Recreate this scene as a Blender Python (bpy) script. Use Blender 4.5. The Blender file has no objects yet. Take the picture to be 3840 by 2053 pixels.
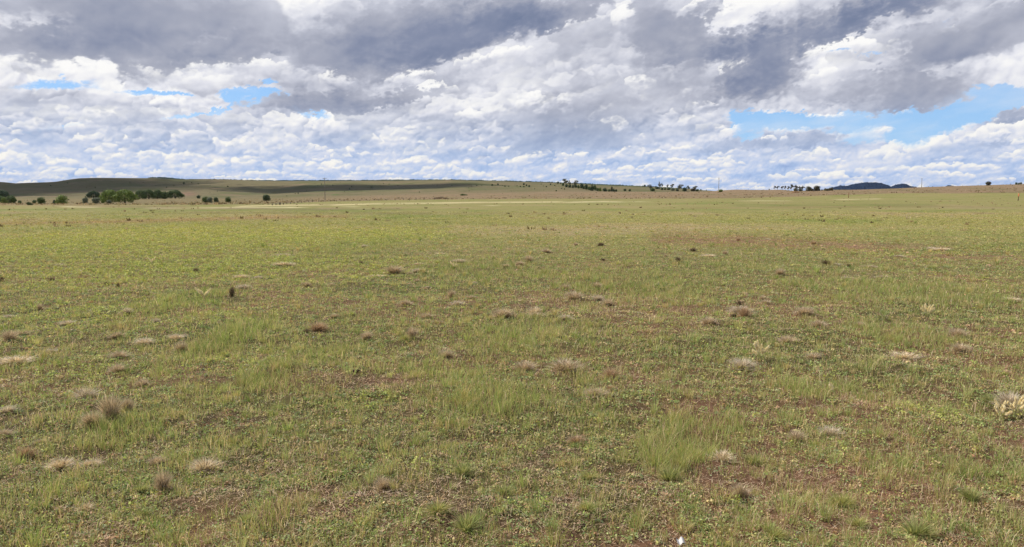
import bpy, math, random
import numpy as np
from mathutils import Vector, Matrix

# ---------------------------------------------------------------- camera
FPX, W0, H0 = 3014.0, 3840.0, 2053.0
TH = math.atan(306.5 / FPX)
CT, ST = math.cos(TH), math.sin(TH)
EYE = 1.6
scene = bpy.context.scene
COL = scene.collection
cam_d = bpy.data.cameras.new("camera")
cam = bpy.data.objects.new("camera", cam_d)
COL.objects.link(cam)
cam.location = (0, 0, EYE)
cam.rotation_euler = (math.pi / 2 - TH, 0, 0)
cam_d.sensor_width = 36.0
cam_d.lens = 36.0 * FPX / W0
cam_d.clip_start = 0.05
cam_d.clip_end = 30000
scene.camera = cam
scene.view_settings.view_transform = 'Standard'
scene.view_settings.look = 'None'
scene.view_settings.exposure = 0.0
scene.view_settings.gamma = 1.0

def ray(px, py):
    u = px - W0 / 2; v = H0 / 2 - py
    return (u, FPX * CT + v * ST, -FPX * ST + v * CT)

SUN_AZ = math.radians(-62)      # to the left of the view direction (+y)
SUN_EL = math.radians(47)
SUN_DIR = np.array([math.sin(SUN_AZ) * math.cos(SUN_EL), math.cos(SUN_AZ) * math.cos(SUN_EL), math.sin(SUN_EL)])

# ---------------------------------------------------------------- node helper
class NT:
    def __init__(self, tree):
        self.t = tree; self.n = tree.nodes; self.l = tree.links
        self.n.clear()
    def new(self, typ, **kw):
        nd = self.n.new(typ)
        for k, v in kw.items(): setattr(nd, k, v)
        return nd
    def put(self, sock, v):
        if isinstance(v, bpy.types.NodeSocket): self.l.new(v, sock)
        elif v is not None: sock.default_value = v
    def math(self, op, a, b=None, c=None, clamp=False):
        nd = self.new('ShaderNodeMath', operation=op, use_clamp=clamp)
        self.put(nd.inputs[0], a); self.put(nd.inputs[1], b); self.put(nd.inputs[2], c)
        return nd.outputs[0]
    def vmath(self, op, a, b=None, scale=None):
        nd = self.new('ShaderNodeVectorMath', operation=op)
        self.put(nd.inputs[0], a); self.put(nd.inputs[1], b)
        if scale is not None: self.put(nd.inputs['Scale'], scale)
        return nd.outputs['Value'] if op in ('LENGTH', 'DOT_PRODUCT') else nd.outputs[0]
    def xyz(self, x, y, z=0.0):
        nd = self.new('ShaderNodeCombineXYZ')
        self.put(nd.inputs[0], x); self.put(nd.inputs[1], y); self.put(nd.inputs[2], z)
        return nd.outputs[0]
    def sep(self, v):
        nd = self.new('ShaderNodeSeparateXYZ'); self.put(nd.inputs[0], v)
        return nd.outputs[0], nd.outputs[1], nd.outputs[2]
    def noise(self, vec, scale, detail=6.0, rough=0.55, distort=0.0, lac=2.0, out='Fac', dim='3D'):
        nd = self.new('ShaderNodeTexNoise', noise_dimensions=dim)
        self.put(nd.inputs['Vector'], vec); nd.inputs['Scale'].default_value = scale
        nd.inputs['Detail'].default_value = detail; nd.inputs['Roughness'].default_value = rough
        nd.inputs['Distortion'].default_value = distort; nd.inputs['Lacunarity'].default_value = lac
        return nd.outputs[out]
    def mr(self, v, a, b, c=0.0, d=1.0, smooth=True):
        nd = self.new('ShaderNodeMapRange', interpolation_type='SMOOTHSTEP' if smooth else 'LINEAR')
        self.put(nd.inputs[0], v)
        for i, x in enumerate((a, b, c, d)): self.put(nd.inputs[1 + i], x)
        return nd.outputs[0]
    def ramp(self, v, stops, interp='LINEAR'):
        nd = self.new('ShaderNodeValToRGB'); self.put(nd.inputs[0], v)
        cr = nd.color_ramp; cr.interpolation = interp
        while len(cr.elements) < len(stops): cr.elements.new(0.5)
        for e, (p, c) in zip(cr.elements, stops):
            e.position = p; e.color = (*c, 1)
        return nd.outputs[0]
    def mix(self, f, a, b, mode='MIX'):
        nd = self.new('ShaderNodeMix', data_type='RGBA', blend_type=mode)
        nd.clamp_factor = True
        self.put(nd.inputs['Factor'], f)
        for s, v in ((nd.inputs[6], a), (nd.inputs[7], b)):
            self.put(s, (*v, 1) if isinstance(v, tuple) else v)
        return nd.outputs[2]

def lin(r, g, b):
    f = lambda c: ((c / 255 + 0.055) / 1.055) ** 2.4 if c > 10 else c / 255 / 12.92
    return (f(r), f(g), f(b))

# ---------------------------------------------------------------- numpy noise
_rs = np.random.RandomState(7)
_PERM = _rs.permutation(4096).astype(np.int32)
_GR = _rs.rand(4096).astype(np.float32) * 2 * np.pi
_GX, _GY = np.cos(_GR), np.sin(_GR)
def perlin(x, y, seed=0):
    x = np.asarray(x, np.float32); y = np.asarray(y, np.float32)
    xi = np.floor(x).astype(np.int32); yi = np.floor(y).astype(np.int32)
    xf = x - xi; yf = y - yi
    def g(ix, iy, fx, fy):
        h = _PERM[(_PERM[(ix + seed * 131) & 4095] + iy) & 4095]
        return _GX[h] * fx + _GY[h] * fy
    u = xf * xf * xf * (xf * (xf * 6 - 15) + 10); v = yf * yf * yf * (yf * (yf * 6 - 15) + 10)
    a = g(xi, yi, xf, yf); b = g(xi + 1, yi, xf - 1, yf)
    c = g(xi, yi + 1, xf, yf - 1); d = g(xi + 1, yi + 1, xf - 1, yf - 1)
    return (a + (b - a) * u + (c - a) * v + (a - b - c + d) * u * v) * 1.5
def fbm(x, y, octaves=5, seed=0, gain=.5, lac=2.03):
    s = 0; a = 1.0; t = 0
    for o in range(octaves):
        s = s + a * perlin(x, y, seed + o); t += a * .7
        x = x * lac + 17.3; y = y * lac + 5.1; a *= gain
    return s / t
def sstep(x, a, b):
    t = np.clip((x - a) / (b - a), 0, 1)
    return t * t * (3 - 2 * t)
# ---------------------------------------------------------------- clouds of the sky dome
SKY_OPEN = [(215, 318, 130, 20, 4, 1.3), (600, 350, 130, 14, -3, 1.3), (960, 362, 110, 30, 5, 1.5), (770, 422, 190, 10, 12, 1.1),
        (1170, 428, 90, 14, -8, 1.2), (230, 470, 130, 10, 12, .7), (1000, 305, 26, 12, 0, 1.0), (620, 500, 120, 20, 0, .35),
        (2880, 445, 150, 28, -4, 1.4), (3180, 455, 300, 32, 2, 1.4), (3590, 430, 150, 48, 20, 1.7), (3720, 370, 130, 38, 4, 1.5),
        (2800, 500, 70, 30, 0, .9), (3172, 188, 40, 9, -8, 1.1), (3280, 203, 60, 8, 0, .8), (3550, 90, 22, 22, 30, .8), (3230, 515, 120, 30, 0, .9), (3420, 510, 60, 50, 0, .9)]
SKY_SHADE = [
        (560, 40, 600, 130, 0, .42), (500, 190, 360, 70, -3, .40), (150, 190, 190, 80, 0, .34), (850, 190, 260, 50, 12, .32), (470, 270, 120, 30, -8, .3),
        (1250, 190, 260, 70, 14, .50), (1480, 60, 240, 80, 10, .45), (1900, 60, 300, 80, 12, .30), (1700, 130, 440, 105, 18, .75), (1560, 225, 320, 44, 20, .35), (2120, 30, 320, 66, 18, .42), (2050, 120, 130, 45, 20, .2),
        (1180, 385, 270, 46, 5, .55), (1480, 372, 280, 30, 12, .40), (1300, 428, 200, 20, 8, .2), (1150, 300, 120, 60, 0, .25),
        (2480, 110, 180, 130, 10, .45), (2700, 165, 340, 42, 10, .5), (3050, 105, 440, 60, 12, .75), (3350, 20, 280, 60, 14, .55), (2860, 285, 160, 85, 28, .85),
        (2750, 350, 230, 30, 12, .3), (3250, 335, 350, 50, 2, .55), (3450, 385, 190, 38, 6, .45), (3680, 120, 320, 100, 14, .42), (3300, 405, 150, 22, 0, .25),
        (3810, 430, 70, 26, 10, .75), (2250, 410, 560, 120, 16, .30), (2120, 525, 240, 40, 10, .36), (1800, 455, 200, 36, 8, .28), (1740, 250, 520, 80, 15, .12),
        (2380, 525, 260, 34, 8, .3), (2950, 535, 230, 26, 4, .48), (2700, 545, 110, 28, 16, .40), (3450, 612, 260, 22, 8, .25), (1820, 485, 150, 20, 4, .2), (2000, 250, 300, 80, 15, .14),
        (640, 500, 110, 45, 10, .28), (180, 385, 200, 18, 0, .2), (3720, 545, 90, 12, 12, .35), (2250, 250, 120, 60, 30, .15), (40, 460, 110, 30, 0, .25), (2640, 60, 110, 60, 60, .3),
        (15, 130, 60, 60, 0, -.4), (1040, 60, 120, 60, 0, -.35), (1160, 45, 90, 55, 10, -.5), (980, 95, 60, 22, 0, -.4), (450, 320, 520, 50, 0, -.3),
        (850, 275, 260, 34, 8, -.3), (500, 415, 520, 50, 0, -.2), (1290, 300, 60, 50, 0, -.45), (1540, 290, 90, 22, 16, -.5), (1870, 215, 170, 22, 24, -.35), (1640, 335, 80, 28, 0, -.3),
        (2350, 70, 50, 50, 60, -.35), (2760, 60, 170, 66, 14, -1.0), (2620, 40, 80, 30, 30, -.3), (2360, 330, 80, 44, 60, -.5), (1990, 370, 50, 34, 30, -.5), (1765, 432, 50, 22, 0, -.5),
        (2722, 275, 40, 40, 30, -.7), (3080, 225, 170, 34, 8, -.6), (2600, 210, 60, 20, 0, -.35), (2240, 480, 110, 44, 50, -.55), (3400, 200, 90, 18, 16, -.35),
        (1970, 590, 90, 20, 30, -.35), (3300, 570, 150, 36, 28, -.45), (3620, 505, 220, 26, 3, -.5), (3080, 462, 150, 18, -4, -.3), (3780, 250, 120, 50, 30, -.2), (3030, 310, 60, 22, 20, -.3)]
def cloud_colour(X, Y):
    """Regular grid X, Y: azimuth and elevation of a direction, 3029 units to the radian, 1920/720 straight ahead on the horizon."""
    sh = X.shape
    xs = X[0]; ys = Y[:, 0]; gx = float(xs[1] - xs[0]); gy = float(ys[1] - ys[0])
    el = np.maximum(720 - Y, 0)
    S = (el + 55) / 775.0
    theta = np.radians(10) * sstep(X, 800, 2200)
    ct, st = np.cos(theta), np.sin(theta)
    x0 = X - 1300; y0 = Y - 400
    xr = x0 * ct - y0 * st; yr = x0 * st + y0 * ct
    def sized(dx, dy, lam0, seed, H=.62, billow=False, ax=1.7):
        bx = xr + dx * S * 775; by = yr + dy * S * 775
        acc = np.zeros(sh, np.float32); tot = np.zeros(sh, np.float32)
        lam = 640.0
        for o in range(8):
            rel = lam / (lam0 * S)
            w = np.where(rel > 1, np.clip(1.9 - rel, 0, 1), rel ** H).astype(np.float32)
            if w.max() > 0.01 and lam > 4:
                n = perlin(bx / (lam * ax) + o * 13.7, by / lam + o * 7.9, seed + o)
                if billow: n = np.abs(n) * 1.9 - .45
                acc += w * n; tot += w * .55
            lam *= .5
        return acc / tot
    wx = sized(0, 0, 260, 3); wy = sized(0, 0, 260, 23)
    wx2 = sized(0, 0, 70, 43, billow=True); wy2 = sized(0, 0, 70, 53, billow=True)
    def blobs(rows, kw=1.0, inner=.35, outer=1.5):
        XX = X + S * kw * (90 * wx + 40 * wx2); YY = Y + S * kw * (52 * wy + 30 * wy2)
        acc = np.zeros(sh, np.float32)
        for px, py, rx, ry, rot, s in rows:
            dx, dy, dz = ray(px, py)
            bx = 1920 + 3029 * math.atan2(dx, dy); by = 720 - 3029 * dz / math.hypot(dx, dy)
            r = math.radians(rot); c, q = math.cos(r), math.sin(r)
            ux = XX - bx; uy = YY - by
            a = (ux * c - uy * q) / rx; b = (ux * q + uy * c) / ry
            acc += s * (1 - sstep(np.sqrt(a * a + b * b), inner, outer))
        return acc
    shade = blobs([r for r in SKY_SHADE if r[5] > 0]); light = blobs([r for r in SKY_SHADE if r[5] < 0], 1.0, .2, 1.4)
    gap = blobs(SKY_OPEN, .8)
    def ramp(v, st_):
        ps = [p for p, _ in st_]; cs = np.array([lin(*c) for _, c in st_])
        return np.stack([np.interp(v, ps, cs[:, i]) for i in range(3)], -1).astype(np.float32)
    TOP = [(0.0, (112, 125, 154)), (.20, (134, 143, 168)), (.40, (167, 171, 187)), (.58, (198, 201, 214)), (.78, (230, 231, 239)), (1.0, (254, 253, 251))]
    LOW = [(0.1, (146, 172, 220)), (.40, (170, 196, 236)), (.58, (192, 209, 240)), (.76, (217, 223, 239)), (.92, (240, 238, 237)), (1.05, (252, 249, 240))]
    low = 1 - sstep(el, 40, 360)
    def paint(b, lw):
        a = ramp(b, TOP); c = ramp(b, LOW)
        return a + (c - a) * (lw * .9)[..., None]
    # A: the soft deck
    D = sized(0, 0, 260, 71, H=1.5, ax=1.4) * .6 + sized(0, 0, 120, 91, H=1.5, billow=True, ax=1.4) * .35
    D2 = sized(-.014, -.035, 260, 71, H=1.5, ax=1.4) * .6 + sized(-.014, -.035, 120, 91, H=1.5, billow=True, ax=1.4) * .35
    b = .71 - .36 * shade - .22 * light + .26 * D + .22 * (D - D2) * (1 - .6 * low) + .04 * wx
    streak = sized(0, 0, 200, 131, H=1.5, ax=5)
    b = b - .12 * low + .26 * low * streak
    col = paint(b, low)
    al = sstep(.92 - gap + .5 * D, .05, .5)
    # B: single clouds, far ones first
    rs = np.random.RandomState(11)
    def puff(cx, base, w, h, rot, bright, contrast, seed, softb=.35, smooth=3, opac=(.55, 1.0)):
        m = .45; rot = max(-14, min(14, rot))
        i0 = int((cx - w * (1 + m) - xs[0]) / gx); i1 = int((cx + w * (1 + m) - xs[0]) / gx)
        r = math.radians(rot); ext = abs(math.sin(r)) * w
        j0 = int((base - h * 1.9 - ext - ys[0]) / gy); j1 = int((base + h * .5 + ext - ys[0]) / gy)
        i0, i1 = max(i0, 0), min(i1, sh[1]); j0, j1 = max(j0, 0), min(j1, sh[0])
        if i1 - i0 < 3 or j1 - j0 < 3: return
        x = X[j0:j1, i0:i1] - cx; y = base - Y[j0:j1, i0:i1]
        c, q = math.cos(r), math.sin(r)
        x, y = x * c + y * q, y * c - x * q
        n1 = fbm(x / (h * .8) + seed * 3.1, y / (h * .55) + seed * 1.7, 4, seed % 50)
        n2 = fbm(x / (h * .8) + seed * 2.3 + 50, y / (h * .55) + seed * 4.1, 4, seed % 47 + 5)
        x = x + n1 * h * .26; y = y + n2 * h * .20
        Z = np.zeros_like(x)
        k = max(4, int(w / h * 4.5))
        for _ in range(k):
            f = rs.uniform(-.85, .85); top = (1 - abs(f) ** 2) * rs.uniform(.25, .9)
            rr = h * rs.uniform(.26, .55) * (1 - .45 * abs(f))
            d2 = ((x - f * w) / (rr * 1.35)) ** 2 + ((y - top * (h - rr)) / rr) ** 2
            Z = np.maximum(Z, np.sqrt(np.maximum(1 - d2, 0)) * rr + 0)
        bill = np.abs(perlin(x / (h * .30) + seed, y / (h * .24), seed % 31)) + .35 * np.abs(perlin(x / (h * .13), y / (h * .10) + seed, seed % 29))
        Z = Z + (bill - .35) * h * .07 * (Z > 0)
        a = sstep(Z, 0, h * .12) * sstep(y, -h * .10, h * softb)
        Zs = Z
        for _ in range(smooth): Zs = (Zs + np.roll(Zs, 1, 0) + np.roll(Zs, -1, 0) + np.roll(Zs, 1, 1) + np.roll(Zs, -1, 1)) / 5
        dzy, dzx = np.gradient(Zs, gy, gx)
        nrm = 1 / np.sqrt(1 + dzx ** 2 + dzy ** 2)
        L = (dzx * .45 + dzy * .80 + .25) * nrm
        v = np.clip(y / h, 0, 1)
        br = bright + contrast * (.30 * L + .50 * (v - .46)) + .05 * (n1 + n2)
        lw = low[j0:j1, i0:i1]
        cc = paint(br, lw)
        a = a * rs.uniform(*opac)
        A0 = al[j0:j1, i0:i1]; C0 = col[j0:j1, i0:i1]
        An = a + A0 * (1 - a)
        Cn = (cc * a[..., None] + C0 * (A0 * (1 - a))[..., None]) / np.maximum(An, 1e-4)[..., None]
        al[j0:j1, i0:i1] = An; col[j0:j1, i0:i1] = Cn
    rows = []
    for k in range(400):
        e = 5 + 300 * rs.rand() ** 1.5
        q = (e + 12) / 340
        h = (14 + 190 * q) * (.30 + .70 * rs.rand() ** 1.7); w = h * rs.uniform(1.0, 2.6) * (1.6 if e < 70 else 1)
        rows.append((rs.uniform(-300, 4150), 720 - e, w, h, .80, 1.08, (.7, 1.0), .30))
    for k in range(170):
        e = 200 + 480 * rs.rand()
        h = rs.uniform(60, 170); w = h * rs.uniform(1.2, 2.6)
        rows.append((rs.uniform(-300, 4150), 720 - e, w, h, .76, .62, (.35, .85), .75))
    for k in range(60):
        e = 70 + 420 * rs.rand() ** 1.2
        h = (22 + .17 * e) * rs.uniform(.7, 1.35); w = h * rs.uniform(1.7, 3.6)
        rows.append((rs.uniform(-300, 4150), 720 - e, w, h, .62, .72, (.35, .8), .40))
    rows.sort(key=lambda r: -r[1])
    def at_(F, cx, cy): return float(F[int(np.clip((cy - ys[0]) / gy, 0, sh[0] - 1)), int(np.clip((cx - xs[0]) / gx, 0, sh[1] - 1))])
    sl = shade + light
    for n, (cx, by, w, h, br0, con, op, sb) in enumerate(rows):
        if max(at_(gap, cx, by - h * .4), at_(gap, cx - w * .8, by - h * .3), at_(gap, cx + w * .8, by - h * .3), at_(gap, cx, by), at_(gap, cx, by - h)) > .40: continue
        e = 720 - by
        d = at_(sl, cx, by - h * .3)
        if d > .34 and e > 130: continue
        puff(cx, by, w, h, 9 * float(sstep(np.array(cx), 900, 2000)) * float(sstep(np.array(e), 120, 380)), br0 - .62 * max(d, 0) + .10 * max(-d, 0) + rs.uniform(-.08, .05), con, n, sb, 3 if h < 60 else 5, op)
    for q_, (px, py, w_, h_, op_) in enumerate([(2790, 520, 120, 70, .95), (3040, 520, 190, 80, .95), (3180, 545, 130, 60, .9), (3275, 468, 36, 26, .8), (3600, 530, 260, 70, .9), (3760, 520, 170, 80, .95), (3740, 455, 120, 26, .6), (640, 405, 60, 20, .7), (985, 405, 28, 50, .7), (1330, 300, 70, 60, .9)]):
        puff(px, py, w_, h_, 4, .82, .80, 900 + q_, .45, 5, (op_, op_))
    # middle-sized grey bases with a hard lower edge
    ra = sized(0, 0, 150, 191, H=.9, billow=True)
    M = sized(0, 0, 210, 231, H=1.25, ax=1.9) + .14 * ra
    ks2 = max(2, int(20 / gy)); un = np.clip(np.roll(M, ks2, 0) - M, -1, 1); un[:ks2] = un[ks2]
    aM = sstep(M, .16, .34) * .62 * sstep(el, 30, 140) * (1 - sstep(gap, .3, .7)) * (1 - sstep(-light, .15, .5))
    cM = paint(.50 - .35 * np.clip(un, -.5, .6) - .22 * shade + .10 * (D - D2), low)
    col = col * (1 - aM)[..., None] + cM * aM[..., None]
    # C: the big near clouds: bright heads, then dark smooth bases
    for n, (px, py, rx, ry, rot, s) in enumerate([r for r in SKY_SHADE if r[5] < -.28]):
        for q in range(2):
            puff(px + rs.uniform(-.25, .25) * rx, py + ry * .8, rx * .95, ry * 1.9, rot * .6, .93, .62, 1400 + n * 7 + q, .6, 5, (.7, 1.0))
    big = blobs([r for r in SKY_SHADE if r[5] >= .30], 1.15, .35, 1.2)
    gq = sized(0, 0, 300, 171, H=1.2)
    ra = sized(0, 0, 150, 191, H=.9, billow=True)
    a = sstep(big + .16 * ra, .12, .34) * .95
    rim = np.exp(-((big + .16 * ra - .20) / .10) ** 2)
    ks = max(2, int(34 / gy))
    under = np.clip(np.roll(big, ks, 0) - big, -1, 1); under[:ks] = under[ks]
    br = .56 - .40 * np.clip(big, 0, 1.3) - .20 * under + .15 * gq + .03 * ra + .09 * (D - D2) + .05 * rim
    cc = paint(br, low * .8)
    An = a + al * (1 - a)
    col = (cc * a[..., None] + col * (al * (1 - a))[..., None]) / np.maximum(An, 1e-4)[..., None]
    al = np.clip(An * (1 - sstep(gap, .50, 1.35) * (1 - a)), 0, 1)
    # clear air, paler towards the horizon, with thin veils
    veil = np.clip(.10 + .35 * sized(0, 0, 200, 211, H=.9, ax=3), 0, .5)
    t = np.clip(el / 620, 0, 1)[..., None]
    blue = np.array(lin(162, 207, 249)) * (1 - t) + np.array(lin(128, 182, 246)) * t
    blue = blue + (np.array(lin(225, 232, 245)) - blue) * veil[..., None]
    A2 = al + .78 * (1 - al)
    col = (col * al[..., None] + blue * (.78 * (1 - al))[..., None]) / A2[..., None]
    return col, A2

# ---------------------------------------------------------------- world and light
w = bpy.data.worlds.new("World"); scene.world = w
w.use_nodes = True
k = NT(w.node_tree)
skyt = k.new('ShaderNodeTexSky', sky_type='NISHITA')
skyt.sun_disc = False; skyt.sun_elevation = SUN_EL; skyt.sun_rotation = SUN_AZ
skyt.altitude = 900; skyt.air_density = 1.0; skyt.dust_density = 0.8; skyt.ozone_density = 2.5
bg = k.new('ShaderNodeBackground'); k.put(bg.inputs[0], skyt.outputs[0]); bg.inputs[1].default_value = 0.14
out = k.new('ShaderNodeOutputWorld'); k.l.new(bg.outputs[0], out.inputs[0])
sun_d = bpy.data.lights.new("sun", 'SUN'); sun = bpy.data.objects.new("sun", sun_d); COL.objects.link(sun)
sun_d.energy = 5.0; sun_d.angle = math.radians(0.53); sun_d.color = (1.0, .955, .88)
sun.rotation_euler = Vector(-SUN_DIR).to_track_quat('-Z', 'Y').to_euler()

# ---------------------------------------------------------------- mesh helpers
def raw_mesh(name, V, faces, mat=None, col=None, smooth=False):
    """faces: list of integer arrays (n, k)"""
    me = bpy.data.meshes.new(name)
    V = np.asarray(V, np.float32)
    me.vertices.add(len(V)); me.vertices.foreach_set("co", V.ravel())
    tot = sum(f.size for f in faces); nf = sum(len(f) for f in faces)
    idx = np.concatenate([f.ravel() for f in faces]).astype(np.int32)
    cnt = np.concatenate([np.full(len(f), f.shape[1], np.int32) for f in faces])
    me.loops.add(tot); me.loops.foreach_set("vertex_index", idx)
    me.polygons.add(nf)
    st = np.zeros(nf, np.int32); st[1:] = np.cumsum(cnt)[:-1]
    me.polygons.foreach_set("loop_start", st)
    try: me.polygons.foreach_set("loop_total", cnt)
    except Exception: pass
    me.update(calc_edges=True)
    if smooth: me.polygons.foreach_set("use_smooth", np.ones(nf, bool))
    if col is not None:
        a = me.color_attributes.new("Col", 'FLOAT_COLOR', 'POINT')
        c = np.ones((len(V), 4), np.float32); c[:, :col.shape[1]] = col
        a.data.foreach_set("color", c.ravel())
    if mat: me.materials.append(mat)
    me.validate()
    return me
def link(name, me, parent=None, loc=(0, 0, 0), rz=0.0, sc=(1, 1, 1)):
    o = bpy.data.objects.new(name, me); COL.objects.link(o)
    o.location = loc; o.rotation_euler = (0, 0, rz); o.scale = sc
    if parent: o.parent = parent
    return o
def tag(o, label=None, cat=None, group=None, kind=None):
    for a, b in (('label', label), ('category', cat), ('group', group), ('kind', kind)):
        if b: o[a] = b
    return o
def copy_tree(o, parent=None):
    c = o.copy(); COL.objects.link(c); c.parent = parent
    for ch in o.children: copy_tree(ch, c)
    return c
def grid_faces(nu, nv, off=0):
    i = np.arange(nu - 1)[None, :] + np.arange(nv - 1)[:, None] * nu
    i = i.ravel() + off
    return np.stack([i, i + 1, i + nu + 1, i + nu], 1)
def material(name):
    m = bpy.data.materials.new(name); m.use_nodes = True
    return m, NT(m.node_tree)

# ---------------------------------------------------------------- sky dome
def build_sky():
    R = 16000.0
    Vs, Cs, Fs = [], [], []; off = 0
    def patch(a0, a1, e0, e1, da, de, push):
        nonlocal off
        az = np.radians(np.arange(a0, a1 + da * .5, da)).astype(np.float32); t = np.arange(e1, e0 - de * .5, -de).astype(np.float32)
        A, T = np.meshgrid(az, t)
        c, al = cloud_colour(1920 + 3029 * A, 720 - 3029 * T)
        el = np.arctan(T); r = R + push
        V = np.stack([np.sin(A) * np.cos(el), np.cos(A) * np.cos(el), np.sin(el)], -1) * r
        Vs.append(V.reshape(-1, 3)); Cs.append(np.concatenate([c, al[..., None]], -1).reshape(-1, 4))
        Fs.append(grid_faces(len(az), len(t), off)[:, ::-1]); off += A.size
    patch(-37, 37, -.012, .27, .045, .0008, 0)
    patch(36.5, 323.5, -.012, .27, .5, .008, 30)
    patch(-180, 180, .262, .72, .5, .008, 30)
    m, k = material("cloudy_sky")
    at = k.new('ShaderNodeAttribute', attribute_name="Col")
    em = k.new('ShaderNodeEmission'); k.put(em.inputs[0], at.outputs['Color']); em.inputs[1].default_value = 1.0
    tr = k.new('ShaderNodeBsdfTransparent')
    ms = k.new('ShaderNodeMixShader'); k.put(ms.inputs[0], at.outputs['Alpha'])
    k.l.new(tr.outputs[0], ms.inputs[1]); k.l.new(em.outputs[0], ms.inputs[2])
    out = k.new('ShaderNodeOutputMaterial'); k.l.new(ms.outputs[0], out.inputs[0])
    m.cycles.emission_sampling = 'NONE'
    o = link("sky", raw_mesh("sky", np.concatenate(Vs), Fs, m, np.concatenate(Cs), True))
    tag(o, kind='structure')
build_sky()

# ---------------------------------------------------------------- terrain
PXN = np.linspace(-300, 4140, 149)
def tab(rows): return np.interp(PXN, [r[0] for r in rows], [r[1] for r in rows])
def slope(px, row):
    v = H0 / 2 - row
    return (-FPX * ST + v * CT) / (FPX * CT + v * ST)
SKYLINE = [(-300, 690), (0, 683), (48, 686.6), (58, 688.6), (101, 686.6), (192, 684), (222, 681.6), (252, 675.5), (303, 669.5), (363, 668), (570, 669.5), (688, 674), (722, 672.5), (783, 672.8), (883, 675.2), (1000, 680),
           (1202, 680), (1303, 679), (1505, 677.8), (1601, 676.5), (1702, 676.5), (1803, 678.5), (1904, 681), (2020, 684.5), (2081, 686), (2182, 691), (2303, 696.5), (2404, 700), (2484, 704), (2560, 708), (2622, 716), (2750, 726), (4140, 726)]
RINGS = [(0, None), (45, None), (90, None),
  (180, [(-300, 768), (500, 770), (1000, 766), (1400, 760), (1800, 759), (2400, 757), (3000, 753), (3400, 748), (3840, 745), (4140, 743)]),
  (300, [(-300, 764), (500, 765), (1000, 758), (1400, 752), (1800, 750), (2200, 749), (2600, 749), (3000, 744), (3400, 735), (3840, 728), (4140, 724)]),
  (440, [(-300, 761), (500, 760), (1000, 754), (1219, 750), (1400, 747), (1800, 744), (2200, 739), (2600, 732), (3000, 725), (3400, 716), (3840, 706), (4140, 702)]),
  (600, [(-300, 754), (500, 751), (1000, 748), (1400, 742), (1800, 735), (2100, 727), (2300, 723), (2500, 721), (2660, 719), (2723, 713.5), (2763, 711.5), (2824, 713), (2884, 713), (2926, 711.5), (2951, 714), (2967, 716), (3082, 714.5), (3243, 712), (3320, 709.5), (3390, 706), (3461, 702.5), (3582, 698.5), (3703, 695), (3784, 692.5), (3840, 691), (4140, 688)]),
  (800, [(-300, 745), (260, 744), (500, 742), (1000, 743), (1400, 732), (1800, 722), (2100, 718), (2300, 721), (2500, 722), (2700, 722), (2900, 720), (3200, 718), (3500, 706), (3840, 696), (4140, 693)]),
  (1050, [(-300, 726), (260, 722), (500, 718), (800, 720), (1000, 722), (1400, 712), (1800, 704), (2100, 706), (2300, 712), (2500, 717), (2700, 724), (4140, 724)]),
  (1500, SKYLINE),
  (1900, [(x, r + 3) for x, r in SKYLINE]), (3000, None), (14000, None)]
def _terrain_table():
    Ds = np.array([r[0] for r in RINGS], float); Z = []
    for D, rows in RINGS:
        if D <= 90: Z.append(np.zeros(len(PXN)))
        elif rows is None: Z.append(np.full(len(PXN), -6.0))
        else: Z.append(EYE + D * slope(0, tab(rows)))
    Z = np.array(Z)
    s = np.sqrt(Ds); g = np.linspace(0, s[-1], 2400)
    T = np.zeros((len(g), len(PXN)))
    m = np.gradient(Z, s, axis=0)
    m[:3] = 0
    for i in range(len(s) - 1):
        h = s[i + 1] - s[i]
        q = (g >= s[i]) & (g <= s[i + 1]); t = ((g[q] - s[i]) / h)[:, None]
        mm0, mm1 = m[i] * .7, m[i + 1] * .7
        T[q] = (2 * t**3 - 3 * t**2 + 1) * Z[i] + (t**3 - 2 * t**2 + t) * h * mm0 + (-2 * t**3 + 3 * t**2) * Z[i + 1] + (t**3 - t**2) * h * mm1
    return g, T
_G, _T = _terrain_table()
def depth_u(x, y):
    az = np.arctan2(x, y); azc = np.clip(az, -.6, .6)
    R = np.hypot(x, y)
    return R * np.cos(azc), 1920 + 3029 * np.tan(azc), az
def height(x, y, fine=True):
    x = np.asarray(x, float); y = np.asarray(y, float)
    D, px, az = depth_u(x, y)
    gi = np.clip(np.sqrt(D) / _G[-1] * (len(_G) - 1), 0, len(_G) - 1.001); i = gi.astype(int); f = gi - i
    pj = np.clip((px - PXN[0]) / (PXN[1] - PXN[0]), 0, len(PXN) - 1.001); j = pj.astype(int); q = pj - j
    z = (_T[i, j] * (1 - f) + _T[i + 1, j] * f) * (1 - q) + (_T[i, j + 1] * (1 - f) + _T[i + 1, j + 1] * f) * q
    z = z * (1 - sstep(np.abs(az), 1.0, 2.2))
    hm = sstep(D, 620, 900) * (1 - sstep(D, 1350, 1480))
    z = z + hm * 3.0 * fbm(x / 130, y / 200, 4, 5) + sstep(D, 130, 260) * (1 - sstep(D, 500, 560)) * .12 * fbm(x / 16, y / 16, 3, 8)
    if fine:
        nf = 1 - sstep(D, 30, 90)
        z = z + nf * (.030 * perlin(x / 1.1, y / 1.1, 3) + .018 * perlin(x / .33, y / .33, 4)) + (1 - sstep(D, 8, 18)) * .008 * perlin(x / .09, y / .09, 6)
    return z
def px_row(x, y, z):
    fy = y * CT - (z - EYE) * ST; uy = y * ST + (z - EYE) * CT
    return W0 / 2 + FPX * x / fy, H0 / 2 - FPX * uy / fy
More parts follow.
